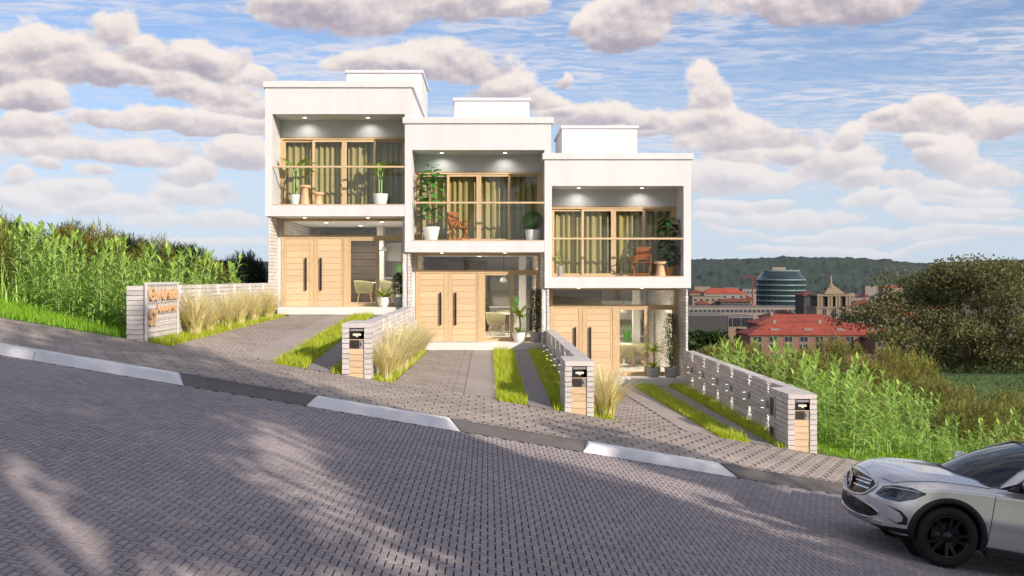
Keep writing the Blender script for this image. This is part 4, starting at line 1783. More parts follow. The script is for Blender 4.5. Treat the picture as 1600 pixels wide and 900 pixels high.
WALLS = [build_wall(k) for k in range(4)]


# ------------------------------------------------------------------ house sign on the first wall
def build_sign():
    x = WX[0] + .035
    y0, y1 = YB + .02, YB + 2.05
    z0, z1 = -1.20, -.085
    t = thing('house_sign', 'white wire mesh sign with wooden letters and number 57 fixed to the sign wall', 'sign', (x, y0, 0))
    L = y1 - y0
    b = MB()
    b.box(0, .04, 0, .045, z0, z1)
    b.box(0, .04, L - .045, L, z0, z1)
    b.box(0, .04, .0451, L - .0451, z1 - .045, z1)
    b.build('sign_frame', steel_m, t)
    wm = MB(); wm.box(-.006, .006, -.006, .006, 0, z1 - z0 - .046)
    wme = wm.mesh('wire', steel_m)
    hm = MB(); hm.box(-.006, .006, 0, L - .09, -.006, .006)
    hme = hm.mesh('wire', steel_m)
    n = 18
    for i in range(1, n):
        put('wire', wme, t, (.016, .045 + (L - .09) * i / n, z0))
    for j in range(10):
        put('wire', hme, t, (.029, .045, z0 + .06 + j * .112))
    def line(text, size, ya, zb, wide):
        pen = 0.0
        objs = []
        for ch in text:
            cu = bpy.data.curves.new('letter', 'FONT')
            cu.body = ch
            cu.size = size
            cu.extrude = .018
            cu.offset = .012 * size / .3
            tmp = bpy.data.objects.new('letter_curve', cu)
            COL.objects.link(tmp)
            dg = bpy.context.evaluated_depsgraph_get()
            me = bpy.data.meshes.new_from_object(tmp.evaluated_get(dg))
            bpy.data.objects.remove(tmp)
            bpy.data.curves.remove(cu)
            me.materials.clear()
            me.materials.append(oak_soft)
            xs_ = [v.co.x for v in me.vertices]
            objs.append((me, min(xs_), max(xs_)))
        tot = sum(b_ - a_ for _, a_, b_ in objs) + .03 * (len(objs) - 1)
        k = wide / tot
        for me, a_, b_ in objs:
            o = put('letter', me, t)
            # text runs away from the camera along +Y, faces +X
            o.matrix_local = Matrix(((0, 0, 1, .055), (k, 0, 0, ya + (pen - a_) * k), (0, 1, 0, zb), (0, 0, 0, 1)))
            pen += (b_ - a_) + .03
    line('Gardenia', .34, .10, -.42, 1.78)
    line('homes', .22, .66, -.665, 1.10)
    line('57', .40, .10, -.90, .46)


build_sign()

# ------------------------------------------------------------------ the car
paint = pmat('silver_paint', (0.66, 0.65, 0.64), 0.17, 0.02, 2, metal=0.55, spec=.5, coat=0.8)
trim_m = pmat('black_plastic_trim', (0.010, 0.010, 0.011), 0.55, 0.1)
gloss_black = pmat('gloss_black', (0.006, 0.006, 0.007), 0.12, 0.05, spec=.6)
chrome = pmat('bright_trim', (0.62, 0.61, 0.60), 0.16, 0.03, metal=1.0)
rubber = pmat('tyre_rubber', (0.009, 0.008, 0.008), 0.7, 0.15, 10)
alloy = pmat('black_alloy', (0.006, 0.006, 0.007), 0.18, 0.05)
disc_m = pmat('brake_disc', (0.45, 0.45, 0.46), 0.35, 0.05, metal=1.0)
seam_m = pmat('panel_gap', (0.012, 0.012, 0.012), 0.8, 0.0)
lamp_glass = pmat('headlamp_glass', (0.006, 0.008, 0.012), 0.06, 0.05, spec=.9, coat=1.0)
lamp_white = pmat('headlamp_reflector', (0.7, 0.72, 0.75), 0.2, 0.05, metal=.9)
car_glass = glassmat('car_glass', (0.22, 0.24, 0.26), 1.55, 1.8)
cabin_m = pmat('cabin_fabric', (0.02, 0.02, 0.022), 0.8, 0.1)
seat_m = pmat('seat_leather', (0.10, 0.09, 0.085), 0.6, 0.1)
red_lamp = pmat('red_lamp', (0.30, 0.01, 0.01), 0.2, 0.05)


def build_car():
    # u, half width, underside, then heights of shoulder, hood edge, three points to the middle
    ST = [(.01, .775, .27, .715, .765, .800, .812, .815),
          (.12, .840, .24, .775, .830, .872, .886, .890),
          (.27, .885, .22, .815, .873, .918, .936, .942),
          (.52, .897, .22, .845, .906, .962, .964, .974),
          (.86, .902, .22, .870, .936, .992, .990, 1.000),
          (1.15, .902, .22, .888, .955, 1.006, 1.008, 1.012),
          (1.45, .900, .22, .902, .966, .985, .985, .985),
          (2.10, .900, .22, .925, .985, .985, .985, .985),
          (2.90, .902, .22, .945, 1.00, 1.00, 1.00, 1.00),
          (3.60, .896, .23, .965, 1.02, 1.02, 1.02, 1.02),
          (4.10, .870, .27, .975, 1.03, 1.03, 1.03, 1.03),
          (4.36, .800, .32, .960, 1.01, 1.01, 1.01, 1.01)]

    def section(s):
        u, hw, zb, z6, z7, z8, z9, z10 = s
        k = (z6 - zb) / (.87 - .22)
        mid = lambda z: zb + (z - .22) * k
        return [(0, zb), (hw * .80, zb), (hw * .955, zb + .05), (hw * .985, mid(.40)), (hw * 1.0, mid(.55)), (hw * .985, mid(.74)), (hw * .980, z6), (hw * .895, z7), (hw * .62, z8), (hw * .30, z9), (0, z10)]

    def bow(u, v):
        f = max(0.0, 1 - u / .85)
        return .36 * (abs(v) / .9) ** 3 * f + .10 * (abs(v) / .9) ** 2 * f

    def rake(z):
        return .055 * max(0, (.40 - z) / .14) + .10 * max(0.0, (z - .60) / .25) ** 1.6

    vs, fs = [], []
    rows = []
    for i, s in enumerate(ST):
        sec = section(s)
        loop = [(-v, w) for v, w in sec[::-1][:-1]] if False else None
        ring = [(v, w) for v, w in sec] + [(-v, w) for v, w in sec[1:-1]][::-1]
        idx = []
        for (v, w) in ring:
            idx.append(len(vs))
            uu = s[0] + bow(s[0], v) + (rake(w) if i == 0 else rake(w) * max(0, 1 - s[0] / .3))
            vs.append((uu, v, w))
        rows.append(idx)
    n = len(rows[0])
    for a, b_ in zip(rows, rows[1:]):
        for k in range(n):
            fs.append((a[k], a[(k + 1) % n], b_[(k + 1) % n], b_[k]))
    # nose and tail: rows across between matching points
    for end, row in ((0, rows[0]), (1, rows[-1])):
        R_ = [row[k] for k in range(0, 11)]
        Lf = [row[0]] + [row[n - k] for k in range(1, 10)] + [row[10]]
        m = 6
        grid = []
        for k in range(1, 10):
            pr, pl = vs[R_[k]], vs[Lf[k]]
            line = [R_[k]]
            for j in range(1, m):
                t = j / m
                v = pr[1] * (1 - t) + pl[1] * t
                w = pr[2]
                if end == 0:
                    uu = ST[0][0] + bow(ST[0][0], v) + rake(w)
                else:
                    uu = pr[0] + .06 * (1 - (v / .8) ** 2)
                line.append(len(vs))
                vs.append((uu, v, w))
            line.append(Lf[k])
            grid.append(line)
        for g0, g1 in zip(grid, grid[1:]):
            for j in range(m):
                q = (g0[j], g0[j + 1], g1[j + 1], g1[j])
                fs.append(q if end == 0 else q[::-1])
        for line, apex, flip in ((grid[0], row[0], True), (grid[-1], row[10], False)):
            for j in range(m):
                q = (line[j], line[j + 1], apex)
                fs.append(q[::-1] if flip != (end == 1) else q)
    me = bpy.data.meshes.new('body_cage')
    me.from_pydata(vs, [], fs)
    me.update()
    # keep the shoulder, bonnet edge and bonnet ridge crisp
    sharp = {}
    for a, b_ in zip(rows[1:], rows[2:]):
        for k, c in ((6, .75), (7, .55), (8, .5), (2, .8), (n - 6, .75), (n - 7, .55), (n - 8, .5), (n - 2, .8)):
            sharp[(min(a[k], b_[k]), max(a[k], b_[k]))] = c
    ca = me.attributes.new('crease_edge', 'FLOAT', 'EDGE')
    for e in me.edges:
        c = sharp.get((min(e.vertices), max(e.vertices)))
        if c:
            ca.data[e.index].value = c
    tmp = bpy.data.objects.new('body_cage', me)
    COL.objects.link(tmp)
    sub = tmp.modifiers.new('s', 'SUBSURF')
    sub.levels = sub.render_levels = 3
    dg = bpy.context.evaluated_depsgraph_get()
    sm = bpy.data.meshes.new_from_object(tmp.evaluated_get(dg))
    bpy.data.objects.remove(tmp)
    V = [v.co.copy() for v in sm.vertices]
    P = [tuple(p.vertices) for p in sm.polygons]
    bpy.data.meshes.remove(sm)
    bvh = BVHTree.FromPolygons(V, P)
    wheels_u = (.90, 3.60)
    ZW, RA = .350, .395

    def inarch(p):
        return abs(p.y) > .45 and any((p.x - u) ** 2 + (p.z - ZW) ** 2 < RA * RA for u in wheels_u)
    keep = []
    for p in P:
        c = sum((V[i] for i in p), Vector()) / len(p)
        if not inarch(c):
            keep.append(p)
    # draw the cut edge onto the arch circle
    cnt = {}
    for p in keep:
        for a, b_ in zip(p, p[1:] + p[:1]):
            e = (min(a, b_), max(a, b_))
            cnt[e] = cnt.get(e, 0) + 1
    for e, c in cnt.items():
        if c == 1:
            for i in e:
                q = V[i]
                for u in wheels_u:
                    d = math.hypot(q.x - u, q.z - ZW)
                    if abs(d - RA) < .06 and abs(q.y) > .5:
                        q.x, q.z = u + (q.x - u) * RA / d, ZW + (q.z - ZW) * RA / d
    car = thing('parked_car', 'silver SUV with black wheels standing on the brick road, facing uphill', 'car')
    used = sorted({i for p in keep for i in p})
    mp = {o: k for k, o in enumerate(used)}
    body = MB()
    body.add([tuple(V[i]) for i in used], [tuple(mp[i] for i in p) for p in keep], 0, True)
    body.build('body', paint, car)

    def ray(o, d):
        h = bvh.ray_cast(Vector(o), Vector(d).normalized())
        return h[0], h[1]

    def cyl(phi, w):
        a = R(phi)
        return ray((1.0 - 3 * math.cos(a), 3 * math.sin(a), w), (math.cos(a), -math.sin(a), 0))

    def patch(name, mat, p0, p1, lo, hi, off, nu=16, nv=5, parent=car):
        pts = []
        for i in range(nu + 1):
            ph = p0 + (p1 - p0) * i / nu
            for j in range(nv + 1):
                w = lo(ph) + (hi(ph) - lo(ph)) * j / nv
                h, nn = cyl(ph, w)
                a = R(ph)
                out = Vector((-math.cos(a), math.sin(a), 0))
                pts.append(tuple(h + out * off))
        b = MB()
        k = nv + 1
        b.add(pts, [(i * k + j, i * k + j + 1, (i + 1) * k + j + 1, (i + 1) * k + j) for i in range(nu) for j in range(nv)], 0, True)
        # rim going back into the body
        edge = [i * k for i in range(nu + 1)] + [nu * k + j for j in range(1, k)] + [i * k + nv for i in range(nu - 1, -1, -1)] + [j for j in range(nv - 1, 0, -1)]
        ev = [pts[e] for e in edge]
        bk = []
        for e in ev:
            r = Vector((e[0] - 1.0, e[1], 0)).normalized()
            bk.append(tuple(Vector(e) - r * (off + .03)))
        m = len(ev)
        b.add(ev + bk, [(i, (i + 1) % m, m + (i + 1) % m, m + i) for i in range(m)])
        return b.build(name, mat, parent)

    def outline(name, mat, p0, p1, lo, hi, off, r, n=14, parent=car, sides='tbse'):
        path = [(p0 + (p1 - p0) * i / n, 'h') for i in range(n + 1)]
        pts = [(ph, hi(ph)) for ph, _ in path] + [(ph, lo(ph)) for ph, _ in path[::-1]]
        out = []
        for ph, w in pts + pts[:1]:
            h, nn = cyl(ph, w)
            a = R(ph)
            out.append(tuple(h + Vector((-math.cos(a), math.sin(a), 0)) * off))
        b = MB()
        b.tube(out, r, 6, 0, False)
        return b.build(name, mat, parent)

    def lerp(tab):
        def f(x):
            for (a, ya), (c, yc) in zip(tab, tab[1:]):
                if x <= c:
                    t = max(0, min(1, (x - a) / (c - a)))
                    t = t * t * (3 - 2 * t) * .5 + t * .5
                    return ya + (yc - ya) * t
            return tab[-1][1]
        return f
    sym = lambda tab: lerp([(-x, y) for x, y in tab[::-1]] + [(x, y) for x, y in tab if x > 0])
    # grille
    glo = sym([(0, .548), (12, .553), (22, .582), (28, .645), (31, .72)])
    ghi = sym([(0, .812), (12, .810), (22, .802), (28, .788), (31, .752)])
    g = patch('grille', gloss_black, -31, 31, glo, ghi, .006, 24, 6)
    outline('grille_frame', paint, -31.5, 31.5, glo, ghi, .008, .016, 26)
    for w0 in (.650, .705, .742):
        for (a, c) in ((-27, -7), (7, 27)):
            lo, hi = (lambda p, w0=w0: w0 + .0006 * abs(p)), (lambda p, w0=w0: w0 + .017 + .0006 * abs(p))
            patch('grille_bar', chrome, a, c, lo, hi, .020, 10, 2, g)
    h, nn = cyl(0, .682)
    e = Vector((h.x - .035, 0, .682))
    b = MB()
    N_ = 28
    b.tube([(e.x, .098 * math.cos(2 * math.pi * k / N_), e.z + .098 * math.sin(2 * math.pi * k / N_)) for k in range(N_ + 1)], .013, 8, 0, False)
    emb = b.build('emblem', chrome, car)
    b = MB()
    for a in (90, 210, 330):
        ca, sa = math.cos(R(a)), math.sin(R(a))
        b.add([(e.x - .008, 0, e.z), (e.x, -.020 * sa, e.z + .020 * ca), (e.x, .09 * ca, e.z + .09 * sa), (e.x, .020 * sa, e.z - .020 * ca)], [(0, 1, 2), (0, 2, 3)])
    b.build('emblem_star', chrome, emb)
    b = MB()
    b.tube([(e.x + .012, 0, e.z), (e.x + .02, 0, e.z)], .09, 24)
    b.build('emblem_disc', gloss_black, emb)
    # lower intake, lip and vents
    ilo = sym([(0, .335), (20, .338), (32, .36), (39, .41)])
    ihi = sym([(0, .530), (20, .520), (32, .485), (39, .44)])
    it = patch('lower_intake', gloss_black, -38, 38, ilo, ihi, .005, 26, 4)
    for w0 in (.39, .425, .46):
        patch('intake_bar', trim_m, -31, 31, lambda p, w0=w0: w0, lambda p, w0=w0: w0 + .010, .014, 18, 1, it)
    outline('intake_frame', paint, -38, 38, ilo, ihi, .004, .010, 26)
    patch('chin_lip', chrome, -40, 40, sym([(0, .285), (30, .29), (40, .315)]), sym([(0, .335), (30, .345), (40, .345)]), .020, 24, 2)
    patch('under_tray', trim_m, -58, 58, sym([(0, .235), (58, .235)]), sym([(0, .282), (38, .292), (48, .325), (58, .345)]), .012, 26, 2)
    for s in (-1, 1):
        f = lambda tab: lerp(sorted((s * x, y) for x, y in tab))
        lo, hi = f([(41, .47), (46, .40), (52, .375), (57, .39)]), f([(41, .56), (46, .55), (52, .535), (57, .47)])
        v = patch('fog_vent', trim_m, s * 41, s * 57, lo, hi, .004, 10, 4)
        lo2, hi2 = f([(41, .475), (46, .41), (51, .392), (54, .42)]), f([(41, .56), (46, .54), (51, .515), (54, .47)])
        patch('vent_insert', paint, s * 41, s * 54, lo2, hi2, .010, 10, 4, v)
        lo, hi = f([(33, .632), (40, .615), (50, .624), (58, .682), (65, .765)]), f([(33, .650), (37, .752), (46, .796), (56, .810), (65, .788)])
        hl = patch('headlight', lamp_glass, s * 33, s * 65, lo, hi, .005, 16, 5)
        lo2, hi2 = f([(38, .735), (46, .765), (58, .780), (62, .775)]), f([(38, .739), (46, .771), (58, .786), (62, .779)])
        patch('daytime_strip', lamp_white, s * 38, s * 61, lo2, hi2, .010, 12, 1, hl)
        lo3, hi3 = f([(40, .66), (48, .665)]), f([(40, .715), (48, .735)])
        patch('lamp_bowl', lamp_white if False else gloss_black, s * 40, s * 48, lo3, hi3, .009, 6, 3, hl)
        lo4, hi4 = f([(36, .650), (40, .700), (44, .735), (50, .745)]), f([(36, .662), (40, .712), (44, .747), (50, .755)])
        patch('lamp_brow', trim_m, s * 36, s * 50, lo4, hi4, .011, 10, 1, hl)
        # wheel arch trim
        for u in wheels_u:
            b = MB()
            n_ = 30
            prof = []
            pv = []
            for k in range(n_ + 1):
                a = R(-14) + R(208) * k / n_
                for (rr, dv) in ((RA - .025, -.06), (RA - .022, .012), (RA + .030, .014), (RA + .042, -.005)):
                    hh = ray((u + rr * math.cos(a), s * 3, max(.24, ZW + rr * math.sin(a))), (0, -s, 0))[0]
                    base = .895 if hh is None else abs(hh.y)
                    pv.append((u + rr * math.cos(a), s * (min(base, .905) + dv if rr > RA else .892 + dv), ZW + rr * math.sin(a)))
            b.add(pv, [(k * 4 + j, k * 4 + j + 1, k * 4 + j + 5, k * 4 + j + 4) for k in range(n_) for j in range(3)], 0, True)
            b.build('arch_trim', trim_m, car)
            b = MB()
            pv = []
            for k in range(n_ + 1):
                a = R(-14) + R(208) * k / n_
                for vv in (.50, .885):
                    pv.append((u + (RA + .005) * math.cos(a), s * vv, ZW + (RA + .005) * math.sin(a)))
            b.add(pv, [(k * 2, k * 2 + 1, k * 2 + 3, k * 2 + 2) for k in range(n_)], 0, True)
            m0 = len(b.v)
            b.add([(u + (RA + .005) * math.cos(2 * math.pi * k / 24), s * .50, ZW + (RA + .005) * math.sin(2 * math.pi * k / 24)) for k in range(24)], [tuple(range(24))])
            b.build('wheel_well', seam_m, car)
        b = MB()
        b.box(1.33, 3.17, min(s * .80, s * .905), max(s * .80, s * .905), .215, .315, 0, .015)
        b.build('sill_trim', trim_m, car)

    def seam(name, pts, d, r=.0045, off=.0):
        out = []
        for p in pts:
            h, nn = ray(Vector(p) - Vector(d) * 3, d)
            if h is not None:
                out.append(tuple(h + nn * off))
        b = MB()
        b.tube(out, r, 5, 0, True)
        return b.build(name, seam_m, car)

    def dense(pts, n=8):
        o = []
        for a, c in zip(pts, pts[1:]):
            for k in range(n):
                t = k / n
                o.append(tuple(Vector(a) * (1 - t) + Vector(c) * t))
        return o + [pts[-1]]
    for s in (-1, 1):
        seam('hood_gap', dense([(.22, s * .50, 0), (.30, s * .64, 0), (.50, s * .755, 0), (.95, s * .80, 0), (1.27, s * .815, 0), (1.40, s * .77, 0)]), (0, 0, -1))
        seam('door_gap', dense([(1.335, 0, .33), (1.335, 0, .60), (1.345, 0, .92)]), (0, -s, 0))
        seam('door_gap', dense([(2.42, 0, .33), (2.42, 0, .60), (2.42, 0, .95)]), (0, -s, 0))
    seam('hood_gap', dense([(.165, -.52, 0), (.13, -.3, 0), (.125, 0, 0), (.13, .3, 0), (.165, .52, 0)]), (0, 0, -1), .004)
    # ---- greenhouse
    def wbase(t):
        v = .76 * t
        return Vector((1.10 + .32 * t * t, v, 1.012 - .02 * t * t))

    def wtop(t):
        v = .60 * t
        return Vector((1.93 + .12 * t * t, v, 1.435 - .035 * t * t))
    b = MB()
    nu, nv = 16, 8
    pts = []
    for i in range(nu + 1):
        t = -1 + 2 * i / nu
        for j in range(nv + 1):
            q = j / nv
            p = wbase(t * .985).lerp(wtop(t * .985), q)
            p.z += .035 * math.sin(math.pi * q)
            p.x -= .02 * math.sin(math.pi * q)
            pts.append(tuple(p))
    k = nv + 1
    b.add(pts, [(i * k + j, (i + 1) * k + j, (i + 1) * k + j + 1, i * k + j + 1) for i in range(nu) for j in range(nv)], 0, True)
    b.build('windscreen', car_glass, car)
    # cowl below the glass and black header above it
    b = MB()
    for (fa, fb, dz) in ((lambda t: wbase(t) + Vector((-.10, 0, -.015)), wbase, .004),):
        pp = []
        for i in range(17):
            t = -1 + 2 * i / 16
            pp += [tuple(fa(t)), tuple(fb(t) + Vector((.01, 0, dz)))]
        b.add(pp, [(2 * i, 2 * i + 2, 2 * i + 3, 2 * i + 1) for i in range(16)], 0, True)
    b.build('cowl', trim_m, car)
    for s in (-1, 1):
        # A pillar, roof rail and side glass
        b = MB()
        pil = [wbase(s) + Vector((.0, s * .02, -.03)), wbase(s).lerp(wtop(s), .33) + Vector((-.005, s * .018, .035)), wbase(s).lerp(wtop(s), .7) + Vector((-.005, s * .018, .035)), wtop(s) + Vector((0, s * .01, .012)),
               Vector((2.7, s * .635, 1.450)), Vector((3.3, s * .625, 1.435)), Vector((3.85, s * .60, 1.36))]
        inner = [p + Vector((.0, -s * .055, .012)) for p in pil]
        outer = [p + Vector((.045, s * .030, -.055)) for p in pil]
        pp = []
        for a_, p_, c_ in zip(inner, pil, outer):
            pp += [tuple(a_), tuple(p_ + Vector((0, 0, .012))), tuple(c_)]
        b.add(pp, [q for i in range(len(pil) - 1) for q in ((3 * i, 3 * i + 1, 3 * i + 4, 3 * i + 3), (3 * i + 1, 3 * i + 2, 3 * i + 5, 3 * i + 4))], 0, True)
        b.build('pillar', paint if s < 0 else gloss_black, car)
        low = [Vector((1.46, s * .868, .978)), Vector((2.3, s * .872, .995)), Vector((2.9, s * .872, 1.005)), Vector((3.5, s * .86, 1.02)), Vector((4.0, s * .80, 1.06))]
        up = [outer[1], outer[3] + Vector((.02, 0, 0)), outer[4], outer[5], outer[6]]
        b = MB()
        pp = []
        for a_, c_ in zip(low, up):
            pp += [tuple(a_), tuple(a_.lerp(c_, .5) + Vector((0, s * .02, 0))), tuple(c_)]
        b.add(pp, [q for i in range(4) for q in ((3 * i, 3 * i + 1, 3 * i + 4, 3 * i + 3), (3 * i + 1, 3 * i + 2, 3 * i + 5, 3 * i + 4))], 0, True)
        b.build('side_glass', car_glass, car)
        b = MB()
        b.tube([tuple(p + Vector((0, s * .012, -.004))) for p in low], .012, 6)
        b.build('belt_strip', gloss_black, car)
        b = MB()
        b.add([(1.36, s * .850, .968), (1.66, s * .872, .985), (1.74, s * .815, 1.13)], [(0, 1, 2)])
        b.build('corner_plate', gloss_black, car)
        b = MB()
        for xx in (2.42, 3.3):
            lo_, up_ = Vector((xx, s * .878, .99)), Vector((xx + .10, s * .672, 1.40))
            b.add([tuple(lo_ - Vector((.04, 0, 0))), tuple(lo_ + Vector((.04, 0, 0))), tuple(up_ + Vector((.03, s * .012, 0))), tuple(up_ + Vector((-.03, s * .012, 0)))], [(0, 1, 2, 3)])
        b.build('door_post', gloss_black, car)
        # mirror
        def egg(nm, mat, c, r, par, zlo=-1, zhi=1):
            b = MB()
            pv = []
            nn, mm = 14, 9
            for j in range(mm):
                th_ = math.pi * j / (mm - 1)
                for i in range(nn):
                    a = 2 * math.pi * i / nn
                    x, y, z = math.sin(th_) * math.cos(a), math.sin(th_) * math.sin(a), math.cos(th_)
                    sq = lambda q: math.copysign(abs(q) ** .72, q)
                    pv.append((c[0] + sq(x) * r[0], c[1] + sq(y) * r[1], c[2] + max(zlo, min(zhi, sq(z))) * r[2]))
            b.add(pv, [(j * nn + i, j * nn + (i + 1) % nn, (j + 1) * nn + (i + 1) % nn, (j + 1) * nn + i) for j in range(mm - 1) for i in range(nn)], 0, True)
            return b.build(nm, mat, par)
        mr = egg('mirror', paint, (1.66, s * 1.00, 1.075), (.085, .115, .075), car)
        egg('mirror_base', trim_m, (1.665, s * .985, 1.03), (.075, .105, .045), mr)
        b = MB(); b.box(1.62, 1.71, min(s * .86, s * .97), max(s * .86, s * .97), .985, 1.02, 0, .008); b.build('mirror_foot', trim_m, mr)
        b = MB(); b.box(2.10, 2.30, min(s * .905, s * .935), max(s * .905, s * .935), .815, .84, 0, .008); b.build('door_handle', paint, car)
        b = MB(); b.box(4.22, 4.43, min(s * .55, s * .84), max(s * .55, s * .84), .80, .94, 0, .03); b.build('tail_light', red_lamp, car)
    # roof
    b = MB()
    pp = []
    us = [0, .2, .45, .7, .9, 1.0]
    line_c = [Vector((1.93, 0, 1.435)), Vector((2.35, 0, 1.482)), Vector((2.9, 0, 1.494)), Vector((3.4, 0, 1.478)), Vector((3.8, 0, 1.43)), Vector((3.95, 0, 1.395))]
    line_e = [wtop(1), Vector((2.5, .605, 1.452)), Vector((2.9, .615, 1.462)), Vector((3.4, .605, 1.446)), Vector((3.8, .585, 1.385)), Vector((3.95, .57, 1.35))]
    cols = 8
    for c_, e_ in zip(line_c, line_e):
        for i in range(cols + 1):
            t = -1 + 2 * i / cols
            p = c_.lerp(Vector((e_.x, math.copysign(e_.y, t), e_.z)), abs(t))
            p.z = c_.z + (e_.z - c_.z) * t * t
            p.x = c_.x + (e_.x - c_.x) * t * t
            pp.append((p.x, p.y, p.z + .008))
    k = cols + 1
    b.add(pp, [(i * k + j, i * k + j + 1, (i + 1) * k + j + 1, (i + 1) * k + j) for i in range(5) for j in range(cols)], 0, True)
    b.build('roof', gloss_black, car)
    for s in (-1, 1):
        b = MB()
        b.tube([(2.35, s * .60, 1.45), (2.45, s * .60, 1.505), (2.9, s * .605, 1.53), (3.5, s * .60, 1.505), (3.62, s * .595, 1.44)], .016, 8)
        b.build('roof_rail', gloss_black, car)
    b = MB()
    b.add([(3.95, -.57, 1.355), (3.95, .57, 1.355), (4.30, .68, 1.04), (4.30, -.68, 1.04), (3.95, 0, 1.40), (4.34, 0, 1.05)], [(0, 4, 5, 3), (4, 1, 2, 5)])
    b.build('rear_window', car_glass, car)
    # inside: dashboard, seats, steering wheel
    b = MB(); b.box(1.36, 1.75, -.68, .68, .80, .985, 0, .03); b.build('dashboard', cabin_m, car)
    for vv in (-.36, .36):
        b = MB(); b.box(2.35, 2.85, vv - .24, vv + .24, .55, .75, 0, .05); st = b.build('seat', seat_m, car)
        b = MB(); b.box(2.80, 2.95, vv - .24, vv + .24, .70, 1.22, 0, .05); b.build('seat_back', seat_m, st)
        b = MB(); b.box(2.82, 2.93, vv - .13, vv + .13, 1.23, 1.38, 0, .04); b.build('headrest', seat_m, st)
    b = MB()
    b.tube([(1.92 + .06 * math.sin(2 * math.pi * q / 24), -.36 + .18 * math.cos(2 * math.pi * q / 24), .98 + .17 * math.sin(2 * math.pi * q / 24)) for q in range(25)], .014, 6, 0, False)
    b.build('steering_wheel', cabin_m, car)
    # ---- wheels
    def wheel(u, s):
        w = bpy.data.objects.new('wheel', None)
        COL.objects.link(w)
        w.parent = car
        w.location = (u, s * .785, ZW - .005)
        rz = 1 if s < 0 else -1
        w.rotation_euler = (R(90) if s < 0 else R(-90), 0, 0)      # local +z points outwards
        b = MB()
        b.lathe([(.232, -.10), (.27, -.112), (.32, -.112), (.340, -.085), (.345, -.05), (.345, .05), (.340, .085), (.318, .112), (.27, .116), (.236, .108), (.228, .07), (.222, -.07)], 48)
        b.f = b.f[:-2]; b.m = b.m[:-2]; b.sm = b.sm[:-2]
        b.build('tyre', rubber, w)
        rim = MB()
        rim.lathe([(.222, -.08), (.224, .06), (.238, .112), (.228, .112), (.212, .085), (.205, -.08)], 44)
        rim.f = rim.f[:-2]; rim.m = rim.m[:-2]; rim.sm = rim.sm[:-2]
        for k in range(5):
            for dq in (-13, 13):
                a0, a1 = R(72 * k + dq * .55), R(72 * k + dq)
                ca, sa = math.cos(a0), math.sin(a0)
                cb, sb = math.cos(a1), math.sin(a1)
                w0, w1 = .021, .017
                q = []
                for (c_, s_, rr, ww, zt, zb_) in ((ca, sa, .05, w0, .085, .04), (cb, sb, .222, w1, .100, .06)):
                    for side in (-1, 1):
                        for z in (zt, zb_):
                            q.append((rr * c_ - side * ww * s_, rr * s_ + side * ww * c_, z))
                rim.add(q, [(0, 4, 6, 2), (0, 1, 5, 4), (2, 6, 7, 3), (1, 3, 7, 5)])
        rim.build('rim', alloy, w)
        b = MB(); b.lathe([(.001, .102), (.035, .100), (.062, .088), (.066, .045)][::-1], 20); b.build('hub_cap', alloy, w)
        b = MB(); b.lathe([(.155, .0), (.155, .022), (.07, .024), (.07, .03)], 30); b.build('brake_disc', disc_m, w)
        return w
    for u in wheels_u:
        for s in (-1, 1):
            wheel(u, s)
    # stand it on the slope
    yaw = R(-4)
    rot = Matrix.Rotation(math.atan(SL), 4, 'Y') @ Matrix.Rotation(yaw, 4, 'Z')
    X, Y = 5.09, 11.45
    contact = Vector((X, Y, zs(X) - .12))
    org = contact - rot @ Vector((.90, -.89, 0))
    car.matrix_world = Matrix.Translation(org) @ rot
    return car


build_car()

# ------------------------------------------------------------------ trees
def tree(name, label, cat, loc, height, crown_r, crown_h, n, leaf, mats, seed, group=None, clumps=22, trunk_r=.22, low=.45, flat=.75, spread=.75):
    r = random.Random(seed)
    t = thing(name, label, cat, loc, r.uniform(0, 6.28), group)
    b = MB()
    top = height - crown_h * .45
    b.tube([(0, 0, -.5), (.05, 0, height * .2), (-.1, .1, height * .45), (.1, 0, top)], [trunk_r * 1.25, trunk_r, trunk_r * .75, trunk_r * .3], 9)
    cs = []
    for k in range(clumps):
        a = r.uniform(0, 6.283)
        v = r.uniform(-1, 1)
        q = math.sqrt(1 - v * v) * r.uniform(.35, 1.0)
        c = Vector((math.cos(a) * q * crown_r, math.sin(a) * q * crown_r, height - crown_h / 2 + v * crown_h / 2 * .85))
        cs.append((c, r.uniform(.28, .5) * crown_r * spread))
        z0 = height * low * r.uniform(.8, 1.2)
        z0 = min(z0, c.z - .3)
        b.tube([(0, 0, z0), (c.x * .5, c.y * .5, (z0 + c.z) / 2 + .3), tuple(c)], [trunk_r * .4, trunk_r * .22, trunk_r * .06], 6)
    b.build('trunk', mats[1], t)
    b = MB()
    for k in range(n):
        c, cr = cs[k % len(cs)]
        d = Vector((r.gauss(0, 1), r.gauss(0, 1), r.gauss(0, .75))).normalized()
        d.z *= flat / .75
        p = c + d * cr * (r.random() ** .45)
        g = (d + Vector((r.uniform(-1, 1), r.uniform(-1, 1), r.uniform(-.4, .6)))).normalized()
        s = leaf * r.uniform(.6, 1.3)
        e = g.orthogonal().normalized()
        e.rotate(Matrix.Rotation(r.uniform(0, 6.28), 3, g))
        b.add([tuple(p - e * s * .5), tuple(p + g * s * .45), tuple(p + e * s * .6), tuple(p - g * s * .4)], [(0, 1, 2, 3)])
    b.build('crown', mats[0], t)
    return t


